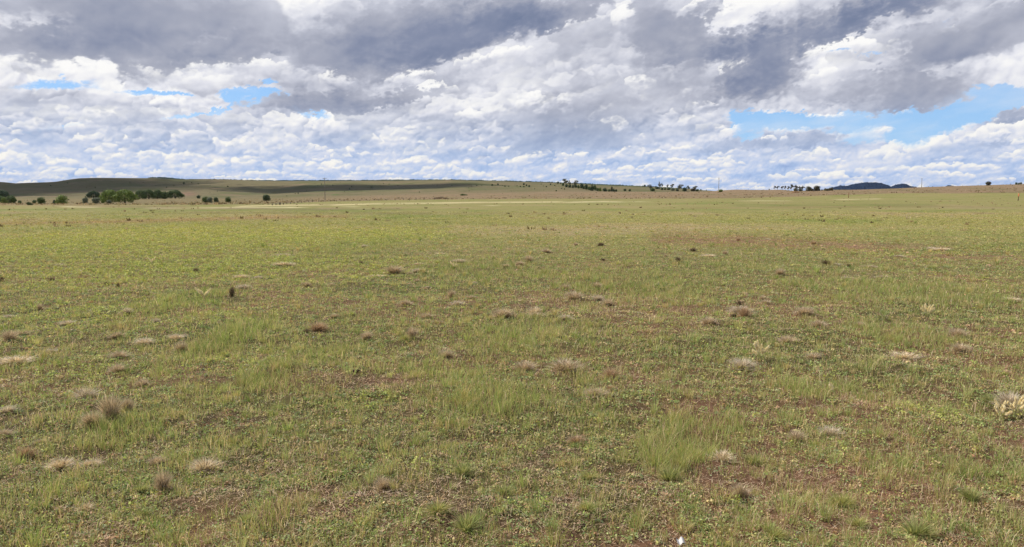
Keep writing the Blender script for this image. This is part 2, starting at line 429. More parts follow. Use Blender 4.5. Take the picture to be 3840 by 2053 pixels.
def hit(px, row, D=None):
    dx, dy, dz = ray(px, row)
    if D is None:
        d = np.exp(np.linspace(math.log(2.5), math.log(2300), 6000))
        z = EYE + d * dz / dy
        h = height(d * dx / dy, d, False)
        w = np.nonzero(z <= h)[0]
        D = float(d[w[0]]) if len(w) else 600.0
    x = D * dx / dy
    return x, D, float(height(np.array(x), np.array(D)))

# ---------------------------------------------------------------- what grows where
# patches seen in the field: px, row, half width, half height (3840-px frame), turned into ground ellipses
def patches(rows):
    out = []
    for px, row, rx, ry, s in rows:
        x, y, z = hit(px, row)
        x2, y2, _ = hit(px, row - ry)
        out.append((x, y, rx * y / FPX, max(y2 - y, .1), s))
    return out
P_GREEN = patches([(860, 1270, 130, 80, 1), (1850, 1510, 240, 70, 1), (2640, 1640, 220, 90, .75), (2000, 1260, 300, 80, .7), (700, 1130, 130, 45, .9), (1750, 1010, 280, 40, .8), (2350, 1060, 350, 60, .7),
    (3350, 1090, 420, 55, .7), (3420, 1260, 200, 60, .6), (2480, 1730, 120, 70, .9), (1300, 930, 200, 40, .6), (1010, 1430, 160, 60, .6), (420, 1640, 200, 70, .5), (2900, 930, 300, 20, .4), (3100, 1480, 240, 60, .5), (1650, 1410, 160, 60, .6), (3000, 1000, 500, 30, .5), (1200, 1330, 160, 60, .5),
    (250, 1850, 160, 90, .5), (3500, 1750, 200, 70, .4), (1050, 1940, 120, 70, .5)])
P_YELLOW = patches([(300, 900, 520, 60, 1), (900, 900, 500, 50, .9), (1400, 880, 350, 30, .7), (900, 1000, 520, 50, .9), (400, 1010, 450, 60, .6), (1450, 1010, 200, 50, .5), (300, 1180, 350, 70, .6), (800, 1200, 250, 50, .4), (250, 1400, 260, 60, .5), (3300, 950, 400, 14, .4), (3700, 935, 200, 16, .4), (900, 1370, 200, 50, .4), (3450, 1560, 200, 60, .3), (1400, 1500, 160, 40, .4), (520, 1900, 150, 50, .3)])
P_DRY = patches([(1450, 1440, 220, 34, 1), (2250, 1160, 400, 50, .7), (2900, 1180, 300, 40, .5), (3420, 1350, 200, 30, .8), (2100, 870, 500, 16, .6), (1600, 1840, 320, 70, .6), (2300, 1850, 300, 90, .6), (3000, 1820, 300, 80, .5), (750, 1840, 220, 60, .8), (1000, 1720, 300, 60, .4), (60, 1420, 110, 20, .7), (2600, 1230, 200, 30, .5), (3300, 1030, 300, 14, .5), (2050, 1750, 160, 50, .5), (3350, 1540, 150, 40, .4), (2500, 850, 700, 12, .5), (2120, 1250, 160, 25, .7), (3600, 1880, 220, 70, .5), (3700, 1340, 160, 30, .4), (1250, 1900, 260, 60, .5)])
P_BARE = patches([(720, 1900, 170, 50, 1), (1250, 1880, 300, 90, .8), (1600, 1900, 350, 90, .8), (2750, 1780, 240, 60, .9), (3350, 1810, 260, 70, .9), (1850, 1980, 400, 70, .8), (2100, 1700, 180, 40, .7), (3100, 1960, 300, 60, .7), (1420, 1440, 180, 26, .5), (3200, 925, 420, 14, 1), (2700, 905, 300, 10, .7), (3600, 965, 300, 12, .8), (1050, 1560, 140, 30, .5), (2350, 1790, 160, 60, .7), (420, 2020, 200, 40, .5), (1830, 1520, 40, 50, .8)])
def field(P, x, y, seed, ragged=.5):
    D = np.maximum(np.hypot(x, y), 1.0)
    acc = np.zeros(np.shape(x))
    n = fbm(x * 1.1, y * 1.1, 4, seed) * ragged; n2 = fbm(x * 4.3, y * 4.3, 3, seed + 9) * ragged * .6
    for cx, cy, rx, ry, s in P:
        d = np.sqrt(((x - cx) / rx) ** 2 + ((y - cy) / ry) ** 2)
        acc = acc + s * (1 - sstep(d + n + n2, .35, 1.25))
    return np.clip(acc, 0, 1)
STRIPES = [ # polyline of (px, row), half thickness, colour, strength
    ([(240, 776), (330, 777.5), (360, 777)], 1.6, (225, 215, 170), .9), ([(560, 781), (700, 781.5), (900, 780), (1100, 778.5)], 2.0, (214, 206, 160), .85),
    ([(900, 775), (1000, 771.5), (1200, 770)], 1.8, (222, 210, 160), .95), ([(1250, 770), (1400, 765), (1600, 763), (1800, 760), (2000, 758.5), (2100, 758)], 2.3, (222, 210, 158), 1.0),
    ([(1300, 776), (1340, 776)], 1.4, (225, 215, 165), .9), ([(1350, 783), (1368, 784)], 1.4, (225, 215, 165), .8), ([(1080, 779), (1130, 779)], 1.3, (225, 215, 165), .8),
    ([(2130, 759.5), (2260, 757), (2330, 758)], 1.9, (225, 214, 165), .95), ([(2370, 757.5), (2420, 757.5)], 1.4, (222, 210, 160), .7), ([(2790, 754), (2950, 753.5)], 1.4, (220, 210, 160), .7), ([(3150, 749), (3290, 747)], 1.6, (225, 214, 165), .8), ([(1830, 772), (1860, 772)], 1.0, (220, 210, 160), .7),
    ([(560, 784), (800, 784.5), (1000, 783)], 2.6, (120, 110, 78), .8), ([(1000, 785), (1200, 786), (1500, 784)], 3.4, (128, 114, 82), .7), ([(1200, 782), (1350, 781.5)], 2.5, (150, 130, 102), .8),
    ([(-300, 768), (200, 769), (520, 776), (700, 778)], 4.5, (140, 120, 88), .8), ([(520, 766), (900, 767), (1000, 764)], 2.5, (122, 120, 66), .6),
    ([(-300, 842), (300, 836), (700, 826), (1000, 818), (1300, 812)], 6, (142, 112, 78), .75), ([(-300, 803), (300, 803), (1000, 800), (1600, 802)], 3, (112, 112, 62), .55), ([(700, 797), (1300, 800), (2100, 803)], 5, (128, 118, 78), .5),
    ([(2600, 781), (2900, 778), (3400, 776), (4000, 778)], 3.5, (132, 112, 78), .55), ([(2750, 772), (3100, 768), (3500, 770)], 4.5, (104, 112, 58), .6), ([(3300, 782), (3600, 780), (3900, 783)], 3, (170, 152, 118), .5),
    ([(1700, 850), (2300, 862), (3000, 858)], 8, (170, 152, 115), .45), ([(1300, 838), (1800, 842), (2300, 838)], 6, (118, 128, 62), .5), ([(3000, 864), (3600, 850)], 6, (170, 156, 120), .4),
    ([(2450, 900), (3000, 915), (3400, 938), (3900, 985)], 24, (134, 108, 78), 1.35), ([(2700, 830), (3300, 826)], 5, (122, 136, 62), .4)]
def bareness(x, y):
    b = field(P_BARE, x, y, 63) + .75 * sstep(fbm(x * 1.3, y * 1.3, 3, 65), .10, .42) * (1 - sstep(y, 5.2, 9))
    return np.clip(b, 0, 1) * (.35 + .65 * sstep(fbm(x * 4.5, y * 4.5, 3, 64), -.15, .25))
def ground_colour(x, y, z):
    """field colours as they grow or lie there; sRGB-ish 0-1 linear albedo"""
    px, row = px_row(x, np.maximum(y, .5), z)
    D, u, az = depth_u(x, y)
    C = lambda *c: np.array(lin(*c))
    def mix(a, b, f): return a + (b - a) * np.clip(f, 0, 1)[..., None]
    n60 = fbm(x / 55, y / 55, 4, 20); n12 = fbm(x / 11, y / 13, 4, 30); n3 = fbm(x / 2.6, y / 3.2, 4, 40); n30 = fbm(x / 24, y / 30, 4, 26)
    g = np.broadcast_to(C(152, 150, 88), x.shape + (3,)).copy()
    g = mix(g, C(170, 156, 108), sstep(n12 + .6 * n3, .10, .75) * .8)
    g = mix(g, C(124, 138, 66), sstep(-n12 + .5 * n60 + .4 * n3, .10, .8) * .8)
    g = mix(g, C(120, 106, 70), sstep(n3 + .4 * n12, .45, 1.0) * .6)
    yel = field(P_YELLOW, x, y, 60); gr = field(P_GREEN, x, y, 61); dry = field(P_DRY, x, y, 62); bare = bareness(x, y)
    g = mix(g, C(156, 158, 74), yel * (.58 + .4 * n3))
    g = mix(g, C(120, 140, 68), gr * .7)
    g = mix(g, C(172, 154, 122), dry * .6)
    g = mix(g, C(142, 118, 88), bare * .8)
    # near the camera the sheet itself is red-brown earth under the plants
    soil = mix(np.broadcast_to(C(126, 96, 72), x.shape + (3,)), C(92, 76, 52), sstep(n3, -.3, .4))
    soil = mix(soil, C(92, 92, 50), (1 - bare) * (.22 + .5 * sstep(n12 + n3, -.3, .5)))
    g = mix(soil, g, sstep(D, 7, 34))
    # brown rough pasture beyond the plain
    edge = np.interp(u, [-300, 0, 300, 520, 900, 1050, 1200, 1440, 1640, 1800, 2100, 2600, 2850, 3100, 3300, 3500, 3840, 4140], [766, 768, 770, 775, 768, 765, 758, 752, 750, 748, 746.5, 747, 743, 735, 727, 727, 724, 722])
    e = edge + 3.0 * n30 + 1.3 * n12
    rough = sstep(e - row, -1.0, 2.0) * sstep(D, 120, 170)
    br = mix(np.broadcast_to(C(168, 143, 108), x.shape + (3,)), C(142, 132, 88), sstep(n30 + .5 * n12, -.1, .6))
    br = mix(br, C(180, 158, 122), sstep(n12 + .5 * n3, .2, .9) * .7)
    br = mix(br, C(100, 84, 58), sstep(fbm(x / 4.2, y / 4.2, 3, 55), .32, .8) * .8)
    br = mix(br, C(170, 146, 112), sstep(e - row, 16, 26) * .7)
    leftg = 1 - sstep(u, 900, 1500)
    br = mix(br, C(142, 132, 86), leftg * .7)
    g = mix(g * .88 * np.array([1.0, .985, 1.0]), br * .72 * np.array([.97, 1.0, .97]), rough)
    # hills
    hill = sstep(D, 640, 900)
    hc = mix(np.broadcast_to(C(146, 138, 96), x.shape + (3,)), C(126, 130, 80), sstep(fbm(x / 90, y / 120, 4, 66), -.3, .6))
    hc = mix(hc, C(172, 148, 114), sstep(fbm(x / 45, y / 70, 4, 67), .15, .8) * .7)
    hc = mix(hc, C(172, 138, 112), np.exp(-((u - 705) / 30) ** 2 - ((row - 728) / 10) ** 2) * .8)
    hc = mix(hc, C(112, 134, 70), np.exp(-((u - 1258) / 14) ** 4 - ((row - 731) / 2.6) ** 4) * .9)
    hc = mix(hc, C(110, 108, 72), sstep(fbm(x / 14, y / 30, 4, 68), .15, .7) * .55)
    g = mix(g, hc * .64, hill)
    for pts, th, c, s in STRIPES:
        xs_, rs_ = [p[0] for p in pts], [p[1] for p in pts]
        r0 = np.interp(u, xs_, rs_)
        w = np.exp(-((row - r0 + .5 * th * n12) / th) ** 2 * 1.0) * sstep(u, xs_[0] - 40, xs_[0] + 20) * (1 - sstep(u, xs_[-1] - 20, xs_[-1] + 40))
        g = mix(g, C(*c), w * s * .72 * (1 - .75 * sstep(fbm(x / 9, y / 20, 3, 77), .0, .5)) * sstep(D, 14, 22))
    return g * .80 * np.array([1.07, 1.0, 1.02])

def build_ground():
    A = [np.arange(-36, 36.01, .075), np.arange(38, 322, 3.5)]
    az = np.radians(np.concatenate(A)); az = np.append(az, az[0] + 2 * np.pi)
    R = [0.05, .5, 1.0, 1.5, 2.0]
    while R[-1] < 10300: R.append(R[-1] * (1.0095 if R[-1] < 1650 else 1.06))
    R = np.array(R)
    AA, RR = np.meshgrid(az, R)
    x, y = np.sin(AA) * RR, np.cos(AA) * RR
    z = height(x, y)
    c = np.zeros(x.shape + (3,), np.float32)
    front = np.cos(AA) > .5
    c[...] = np.array(lin(150, 145, 92)) * .8
    c[front] = ground_colour(x[front], y[front], z[front])
    m, k = material("field_ground")
    at = k.new('ShaderNodeAttribute', attribute_name="Col").outputs['Color']
    tc = k.new('ShaderNodeTexCoord').outputs['Object']
    geo = k.new('ShaderNodeNewGeometry')
    dist = k.vmath('LENGTH', geo.outputs['Position'])
    n1 = k.noise(tc, 9.0, 7, .65); n2 = k.noise(tc, 60.0, 4, .6); n3 = k.noise(tc, 1.1, 6, .62)
    v = k.math('MULTIPLY_ADD', k.math('SUBTRACT', n1, .5), 1.3, 1.0)
    v = k.math('MULTIPLY_ADD', k.math('SUBTRACT', n2, .5), .6, v)
    v = k.math('MULTIPLY_ADD', k.math('SUBTRACT', n3, .5), .9, v)
    col = k.mix(1.0, at, k.xyz(v, v, v), 'MULTIPLY')
    spk = k.mr(k.noise(tc, 3.1, 8, .75), .62, .72)
    col = k.mix(k.math('MULTIPLY', spk, .30), col, lin(186, 172, 128))
    bs = k.new('ShaderNodeBsdfPrincipled'); k.put(bs.inputs['Base Color'], col); bs.inputs['Roughness'].default_value = .95
    bs.inputs['Specular IOR Level'].default_value = .1
    bp = k.new('ShaderNodeBump'); bp.inputs['Strength'].default_value = .9; bp.inputs['Distance'].default_value = .03
    k.put(bp.inputs['Height'], k.math('ADD', k.math('MULTIPLY', n1, .8), k.math('MULTIPLY', n2, .25)))
    k.l.new(bp.outputs[0], bs.inputs['Normal'])
    out = k.new('ShaderNodeOutputMaterial'); k.l.new(bs.outputs[0], out.inputs[0])
    V = np.stack([x, y, z], -1).reshape(-1, 3)
    o = link("ground", raw_mesh("ground", V, [grid_faces(len(az), len(R))[:, ::-1]], m, c.reshape(-1, 3), True))
    tag(o, kind='structure')
build_ground()

def build_ridge(name, rows, D, depth, srgb, rough_amp, step):
    xs = np.arange(rows[0][0], rows[-1][0], step)
    top = np.interp(xs, [r[0] for r in rows], [r[1] for r in rows])
    X = (xs - W0 / 2) / 3029.0 * D
    ny = 40
    t = np.linspace(-1, 1, ny)
    Y = D + depth * (t[:, None] + 1) / 1.0
    bell = np.cos(t * math.pi / 2) ** .8
    zt = EYE + D * 1.0 * slope(0, top) * (1 + depth / D)
    base = -25.0
    XX = np.broadcast_to(X[None, :] * (Y / D), (ny, len(xs))); YY = np.broadcast_to(Y, XX.shape)
    nz = fbm(XX / (depth * .6), YY / (depth * .6), 4, 12)
    Z = base + (zt[None, :] - base) * bell[:, None] * (1 + .10 * nz * (1 - bell[:, None]))
    Z = Z + rough_amp * (np.abs(perlin(XX / (rough_amp * 3.0), YY / (rough_amp * 3.0), 31)) * 1.6 + .6 * perlin(XX / (rough_amp * 9), YY / 60, 32)) * (bell[:, None] > .1)
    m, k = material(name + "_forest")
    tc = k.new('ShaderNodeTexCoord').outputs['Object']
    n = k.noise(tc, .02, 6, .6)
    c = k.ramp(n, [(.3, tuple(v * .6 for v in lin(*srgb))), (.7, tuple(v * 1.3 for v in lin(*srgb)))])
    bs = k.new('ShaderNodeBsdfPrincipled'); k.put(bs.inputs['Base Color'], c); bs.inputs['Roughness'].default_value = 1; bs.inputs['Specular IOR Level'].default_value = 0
    out = k.new('ShaderNodeOutputMaterial'); k.l.new(bs.outputs[0], out.inputs[0])
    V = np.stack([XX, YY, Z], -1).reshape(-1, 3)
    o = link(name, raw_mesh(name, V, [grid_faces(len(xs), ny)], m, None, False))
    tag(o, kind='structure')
build_ridge("forested_hill", [(3040, 735), (3060, 724), (3082, 715), (3122, 705), (3150, 699), (3175, 699), (3203, 692), (3243, 686), (3274, 686), (3304, 689), (3324, 696), (3340, 702), (3354, 697), (3380, 691.5), (3397, 693), (3415, 701), (3433, 703), (3470, 714), (3530, 722), (3545, 702), (3552, 698), (3561, 696.5), (3574, 699), (3590, 708), (3620, 735)], 6500, 420, (24, 38, 60), 7.0, 1.0)  # navy puts distance haze and cloud shade into the forest colour
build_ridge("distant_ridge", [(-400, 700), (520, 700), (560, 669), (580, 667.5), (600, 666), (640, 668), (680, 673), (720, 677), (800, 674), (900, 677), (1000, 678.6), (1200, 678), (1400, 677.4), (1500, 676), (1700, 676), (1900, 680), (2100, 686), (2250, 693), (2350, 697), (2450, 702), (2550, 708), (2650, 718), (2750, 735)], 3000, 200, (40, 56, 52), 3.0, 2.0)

# ---------------------------------------------------------------- real clouds overhead, beside the frame, that shade parts of the hills
def build_cloud(cx, cy, rx, ry, alt, seed):
    """one cumulus above the ground point (cx, cy)'s line to the sun"""
    q = alt / SUN_DIR[2]
    c = np.array([cx, cy, 0]) + SUN_DIR * q
    nu, nv = 110, 60
    th = np.linspace(0, 2 * np.pi, nu + 1); ph = np.linspace(-np.pi / 2, np.pi / 2, nv)
    T, Pp = np.meshgrid(th, ph)
    x = np.cos(Pp) * np.cos(T); y = np.cos(Pp) * np.sin(T); z = np.sin(Pp)
    n = fbm(x * 1.6 + seed + z, y * 1.6 + z * .7, 4, seed) * .30 * np.cos(Pp) + np.abs(fbm(x * 4 + z * 3, y * 4 - z * 2, 4, seed + 3)) * .18 * np.cos(Pp)
    r = 1 + n
    zz = np.where(z > 0, z * .40, z * .09) * min(rx, ry)
    V = np.stack([c[0] + x * r * rx, c[1] + y * r * ry, c[2] + zz * r], -1).reshape(-1, 3)
    m = bpy.data.materials.get("cloud_white")
    if not m:
        m, k = material("cloud_white")
        bs = k.new('ShaderNodeBsdfPrincipled'); bs.inputs['Base Color'].default_value = (.9, .9, .92, 1); bs.inputs['Roughness'].default_value = 1; bs.inputs['Specular IOR Level'].default_value = 0
        at = k.new('ShaderNodeAttribute', attribute_name="Col").outputs['Color']; tr = k.new('ShaderNodeBsdfTransparent'); mx = k.new('ShaderNodeMixShader')
        k.put(mx.inputs[0], k.sep(at)[0]); k.l.new(tr.outputs[0], mx.inputs[1]); k.l.new(bs.outputs[0], mx.inputs[2])
        out = k.new('ShaderNodeOutputMaterial'); k.l.new(mx.outputs[0], out.inputs[0])
    rxy = np.hypot(x, y); dn = fbm(x * 2.2 + seed, y * 2.2, 4, seed + 9)
    dens = (1 - sstep(rxy + .25 * dn, .60, 1.0)).reshape(-1, 1) * .97   # thin edges let light through
    o = link("cloud", raw_mesh("cloud", V, [grid_faces(nu + 1, nv)], m, np.repeat(dens, 3, 1), True))
    tag(o, kind='structure')
CLOUDS = [(-960, 1190, 540, 420, 600, 3), (-220, 1150, 215, 120, 480, 8)]
for c_ in CLOUDS: build_cloud(*c_)

# ---------------------------------------------------------------- grass, weeds and litter (nobody could count them)
def leaf_material(name, trans=.35, rough=.7, vary=.35):
    m, k = material(name)
    at = k.new('ShaderNodeAttribute', attribute_name="Col").outputs['Color']
    df = k.new('ShaderNodeBsdfPrincipled'); k.put(df.inputs['Base Color'], at); df.inputs['Roughness'].default_value = rough
    df.inputs['Specular IOR Level'].default_value = .25
    tl = k.new('ShaderNodeBsdfTranslucent'); k.put(tl.inputs[0], k.mix(1.0, at, (1.0, 1.0, .72), 'MULTIPLY'))
    ms = k.new('ShaderNodeMixShader'); ms.inputs[0].default_value = trans
    k.l.new(df.outputs[0], ms.inputs[1]); k.l.new(tl.outputs[0], ms.inputs[2])
    out = k.new('ShaderNodeOutputMaterial'); k.l.new(ms.outputs[0], out.inputs[0])
    return m
M_BLADE = leaf_material("grass_blade", .38)
M_FORB = leaf_material("weed_leaf", .30)
M_STRAW = leaf_material("dry_straw", .24, .8)
G = np.random.RandomState(5)
def scatter(n, d0, d1, p):
    """n points in the field in front, number per m2 falling as distance**-p"""
    e = 2 - p
    q = G.rand(n)
    D = (d0 ** e + q * (d1 ** e - d0 ** e)) ** (1 / e) if abs(e) > 1e-3 else d0 * (d1 / d0) ** q
    x = (G.rand(n) * 2 - 1) * D * .70
    return x, D
def palette(cols, n, jit=.16):
    C = np.array([lin(*c) for c in cols])
    i = G.randint(0, len(C), n); j = G.randint(0, len(C), n); f = G.rand(n, 1)
    c = (C[i] * f + C[j] * (1 - f)) * 1.60 * np.array([1.06, 1.02, 1.05])
    return c * (1 + jit * G.randn(n, 1)).clip(.5, 1.6)
def settle(col, x, D, z, k=.8):
    f = (sstep(D, 9, 55) * k)[:, None]
    out = col.copy(); q = D > 9
    gc = ground_colour(x[q], D[q], z[q]) * 1.62
    lum = (col[q].sum(1) / .55)[:, None]
    out[q] = col[q] * (1 - f[q]) + gc * (.55 + .45 * lum.clip(.2, 2)) * f[q]
    return out
def blades(P, h, w, yaw, lean, ldir, col, segs=2, tipdark=0.0):
    """P (n,3) roots; lean = horizontal run of the tip, ldir = its direction"""
    n = len(P)
    wx, wy = np.cos(yaw) * w / 2, np.sin(yaw) * w / 2
    lx, ly = np.cos(ldir) * lean, np.sin(ldir) * lean
    def at(f, ww, z):
        c = P + np.stack([lx * f, ly * f, z], -1); o = np.stack([wx * ww, wy * ww, 0 * wx], -1)
        return c - o, c + o
    a, b = at(0, 1, -.004 * np.ones(n)); i = np.arange(n)
    if segs == 2:
        c_, d = at(.30, .8, h * .58); t = P + np.stack([lx, ly, h], -1)
        V = np.stack([a, b, c_, d, t], 1).reshape(-1, 3)
        F = [np.stack([i * 5, i * 5 + 1, i * 5 + 3, i * 5 + 2], 1), np.stack([i * 5 + 2, i * 5 + 3, i * 5 + 4], 1)]
        return V, F, np.repeat(col, 5, 0)
    t = P + np.stack([lx, ly, h], -1)
    V = np.stack([a, b, t], 1).reshape(-1, 3)
    return V, [np.stack([i * 3, i * 3 + 1, i * 3 + 2], 1)], np.repeat(col, 3, 0)
def leaves(P, s, col, tilt=.6, asp=.6):
    """small diamond leaves round P, normals scattered about upright"""
    n = len(P)
    nz = np.stack([G.randn(n) * tilt, G.randn(n) * tilt, np.ones(n)], -1); nz /= np.linalg.norm(nz, axis=1)[:, None]
    a = np.stack([G.randn(n), G.randn(n), G.randn(n) * .3], -1); a -= (a * nz).sum(1)[:, None] * nz; a /= np.linalg.norm(a, axis=1)[:, None]
    b = np.cross(nz, a); s = np.asarray(s)[:, None]
    V = np.stack([P - a * s, P + b * s * asp, P + a * s, P - b * s * asp], 1).reshape(-1, 3)
    i = np.arange(n) * 4
    return V, [np.stack([i, i + 1, i + 2, i + 3], 1)], np.repeat(col, 4, 0)
def join(parts):
    V, F3, F4, C, off = [], [], [], [], 0
    for v, fs, c in parts:
        for f in fs: (F3 if f.shape[1] == 3 else F4).append(f + off)
        V.append(v); C.append(c); off += len(v)
    F = [np.concatenate(f) for f in (F3, F4) if f]
    return np.concatenate(V), F, np.concatenate(C)
def base_fields(x, y):
    return field(P_GREEN, x, y, 61), field(P_YELLOW, x, y, 60), field(P_DRY, x, y, 62), bareness(x, y)
GREENS = [(124, 140, 74), (140, 150, 90), (110, 128, 66), (152, 152, 98), (128, 142, 86)]
OLIVES = [(146, 144, 88), (160, 148, 98), (130, 132, 76), (172, 156, 108)]
STRAWS = [(190, 170, 138), (172, 150, 122), (204, 188, 156), (150, 126, 100), (168, 140, 112)]
YELLOWS = [(154, 156, 80), (146, 154, 76), (160, 160, 92), (134, 146, 72)]
DEEPS = [(100, 118, 70), (116, 130, 88), (90, 106, 62), (130, 138, 100)]
REDS = [(148, 116, 82), (160, 130, 94), (136, 102, 74), (166, 144, 106)]

def build_grass():
    # upright fine grass: clustered
    parts = []
    n = 330000
    x, D = scatter(n, 2.9, 75, 1.75)
    g, ye, dr, ba = base_fields(x, D)
    cl = fbm(x * 2.3, D * 2.3, 3, 81); cs = fbm(x * .7, D * .7, 3, 82)
    pr = (.24 + .60 * g + .30 * sstep(cl + cs * .6, .0, .6) - .25 * ba - .10 * dr) * (1 - .35 * ye)
    k = G.rand(n) < np.clip(pr, .03, 1) * (1 - sstep(D, 35, 75))
    x, D, g, ye, dr, ba, cl = (a[k] for a in (x, D, g, ye, dr, ba, cl))
    # every root carries a few blades
    m = 3
    x = np.repeat(x, m); D = np.repeat(D, m); g, dr, ba, cl, ye = (np.repeat(a, m) for a in (g, dr, ba, cl, ye))
    sc = np.clip(D / 4.5, 1, None)
    x = x + G.randn(len(x)) * .010 * sc ** .5; D = D + G.randn(len(x)) * .012 * sc ** .5
    nn = len(x)
    h = (.022 + .045 * G.rand(nn) ** 1.6 + .055 * g * (.25 + .75 * G.rand(nn) ** 1.3) + .03 * sstep(cl, .2, .8)) * np.clip(sc, 1, 2.0) ** .15
    w = .0026 * sc ** .72 * (.7 + .6 * G.rand(nn))
    col = palette(GREENS + OLIVES, nn)
    f = np.clip(.45 * g + .2 * G.rand(nn), 0, 1)[:, None]; col = col * (1 - f) + palette(GREENS[:3], nn) * f
    isdry = G.rand(nn) < (.30 + .25 * dr + .2 * ba - .12 * g)
    col[isdry] = palette(STRAWS + OLIVES[:2], int(isdry.sum()))
    P = np.stack([x, D, height(x, D)], -1); col = settle(col, x, D, P[:, 2])
    near = D < 15
    for q, sg in ((near, 2), (~near, 1)):
        c = int(q.sum())
        parts.append(blades(P[q], h[q], w[q], G.rand(c) * 6.28, h[q] * (.15 + .6 * G.rand(c)), G.rand(c) * 6.28, col[q], sg))
    V, F, C = join(parts)
    o = link("grass", raw_mesh("grass", V, F, M_BLADE, C)); tag(o, kind='stuff'); o['label'] = "short fine green and olive pasture grass over the whole field"
    # tufts of taller grass with fanning blades
    parts = []
    n = 9000
    x, D = scatter(n, 3.0, 42, 1.6)
    g, ye, dr, ba = base_fields(x, D)
    pr = (.16 + .24 * g + .20 * sstep(fbm(x * .9, D * .9, 3, 91), .1, .7)) * (1 - .8 * sstep(D, 20, 40))
    k = G.rand(n) < pr; x, D, g = x[k], D[k], g[k]
    m = 46; n = len(x)
    r = .02 + .05 * G.rand(n) ** 2
    tcol = palette(GREENS + OLIVES[:2], n, .1); hh = .05 + .10 * G.rand(n) ** 1.6 + .05 * g
    X = np.repeat(x, m); Y = np.repeat(D, m); R_ = np.repeat(r, m); H = np.repeat(hh, m) * (.45 + .6 * G.rand(n * m))
    a = G.rand(n * m) * 6.28; q = np.sqrt(G.rand(n * m))
    X = X + np.cos(a) * q * R_; Y = Y + np.sin(a) * q * R_
    sc = np.clip(Y / 4.5, 1, None)
    C_ = np.repeat(tcol, m, 0) * (1 + .15 * G.randn(n * m, 1)).clip(.5, 1.5)
    dd = G.rand(n * m) < .16; C_[dd] = palette(STRAWS, int(dd.sum()))
    P = np.stack([X, Y, height(X, Y)], -1)
    V, F, C = join([blades(P, H, .0019 * sc ** .75, G.rand(n * m) * 6.28, H * (.1 + .75 * q * (.5 + G.rand(n * m))), a + G.randn(n * m) * .4, C_, 2)])
    o = link("tall_grass", raw_mesh("tall_grass", V, F, M_BLADE, C)); tag(o, kind='stuff'); o['label'] = "clumps of taller green grass fanning up out of the turf"

def build_weeds():
    parts = []
    n = 210000
    x, D = scatter(n, 2.9, 75, 1.85)
    g, ye, dr, ba = base_fields(x, D)
    cl = fbm(x * 1.7, D * 1.7, 3, 101); c2 = fbm(x * 6, D * 6, 2, 102)
    pr = (.40 + .7 * ye + .5 * sstep(cl + .4 * c2, .0, .6) - .35 * ba - .25 * dr - .2 * g)
    k = G.rand(n) < np.clip(pr - .12 * ba, .03, 1) * (1 - sstep(D, 35, 75))
    x, D, ye, ba, cl, dr = (a[k] for a in (x, D, ye, ba, cl, dr))
    n = len(x); m = 9
    sc = np.clip(D / 4.5, 1, None)
    kind = G.rand(n) + .35 * cl
    yl = G.rand(n) < (.03 + .46 * ye)
    rcol = palette(DEEPS + GREENS, n, .12)
    rcol[yl] = palette(YELLOWS, int(yl.sum()), .1)
    rd = (~yl) & (G.rand(n) < .05 + .15 * ba); rcol[rd] = palette(REDS, int(rd.sum()), .12)
    st = (~yl) & (~rd) & (G.rand(n) < .34 + .3 * dr); rcol[st] = palette(OLIVES + STRAWS[3:], int(st.sum()), .12)
    X = np.repeat(x, m) + G.randn(n * m) * .016 * np.repeat(sc, m) ** .6; Y = np.repeat(D, m) + G.randn(n * m) * .016 * np.repeat(sc, m) ** .6
    S = np.repeat(.0052 * sc ** .62 * (.7 + .9 * G.rand(n)) * (1 + .15 * yl), m) * (.6 + .8 * G.rand(n * m))
    Z = height(X, Y) + .003 + np.repeat((.020 + .030 * yl) * (.3 + G.rand(n)), m) * G.rand(n * m)
    rcol = settle(rcol, x, D, height(x, D))
    C_ = np.repeat(rcol, m, 0) * (1 + .18 * G.randn(n * m, 1)).clip(.45, 1.6)
    V, F, C = leaves(np.stack([X, Y, Z], -1), S, C_, .75, .55)
    o = link("weeds", raw_mesh("weeds", V, F, M_FORB, C)); tag(o, kind='stuff'); o['label'] = "low leafy weeds and clover, yellow green in broad patches"

def build_litter():
    n = 420000
    x, D = scatter(n, 2.9, 60, 1.8)
    g, ye, dr, ba = base_fields(x, D)
    cl = fbm(x * 2.1, D * 2.1, 3, 111)
    k = G.rand(n) < np.clip(.34 + .7 * dr + .2 * ba + .5 * sstep(cl, .1, .7) - .3 * g, .04, 1)
    x, D, ba = x[k], D[k], ba[k]; n = len(x)
    sc = np.clip(D / 4.5, 1, None)
    L = (.015 + .05 * G.rand(n) ** 1.7) * sc ** .3; a = G.rand(n) * 6.28
    P = np.stack([x, D, height(x, D) + .004 + .012 * G.rand(n)], -1)
    col = palette(STRAWS, n, .15); rd = G.rand(n) < .25 * ba + .06; col[rd] = palette(REDS, int(rd.sum()))
    V, F, C = blades(P, L * .22 * G.rand(n), .0024 * sc ** .75, a + 1.57 + G.randn(n) * .2, L, a, col, 1)
    o = link("dry_litter", raw_mesh("dry_litter", V, F, M_STRAW, C)); tag(o, kind='stuff'); o['label'] = "pale dead straw lying between the plants"
build_grass(); build_weeds(); build_litter()

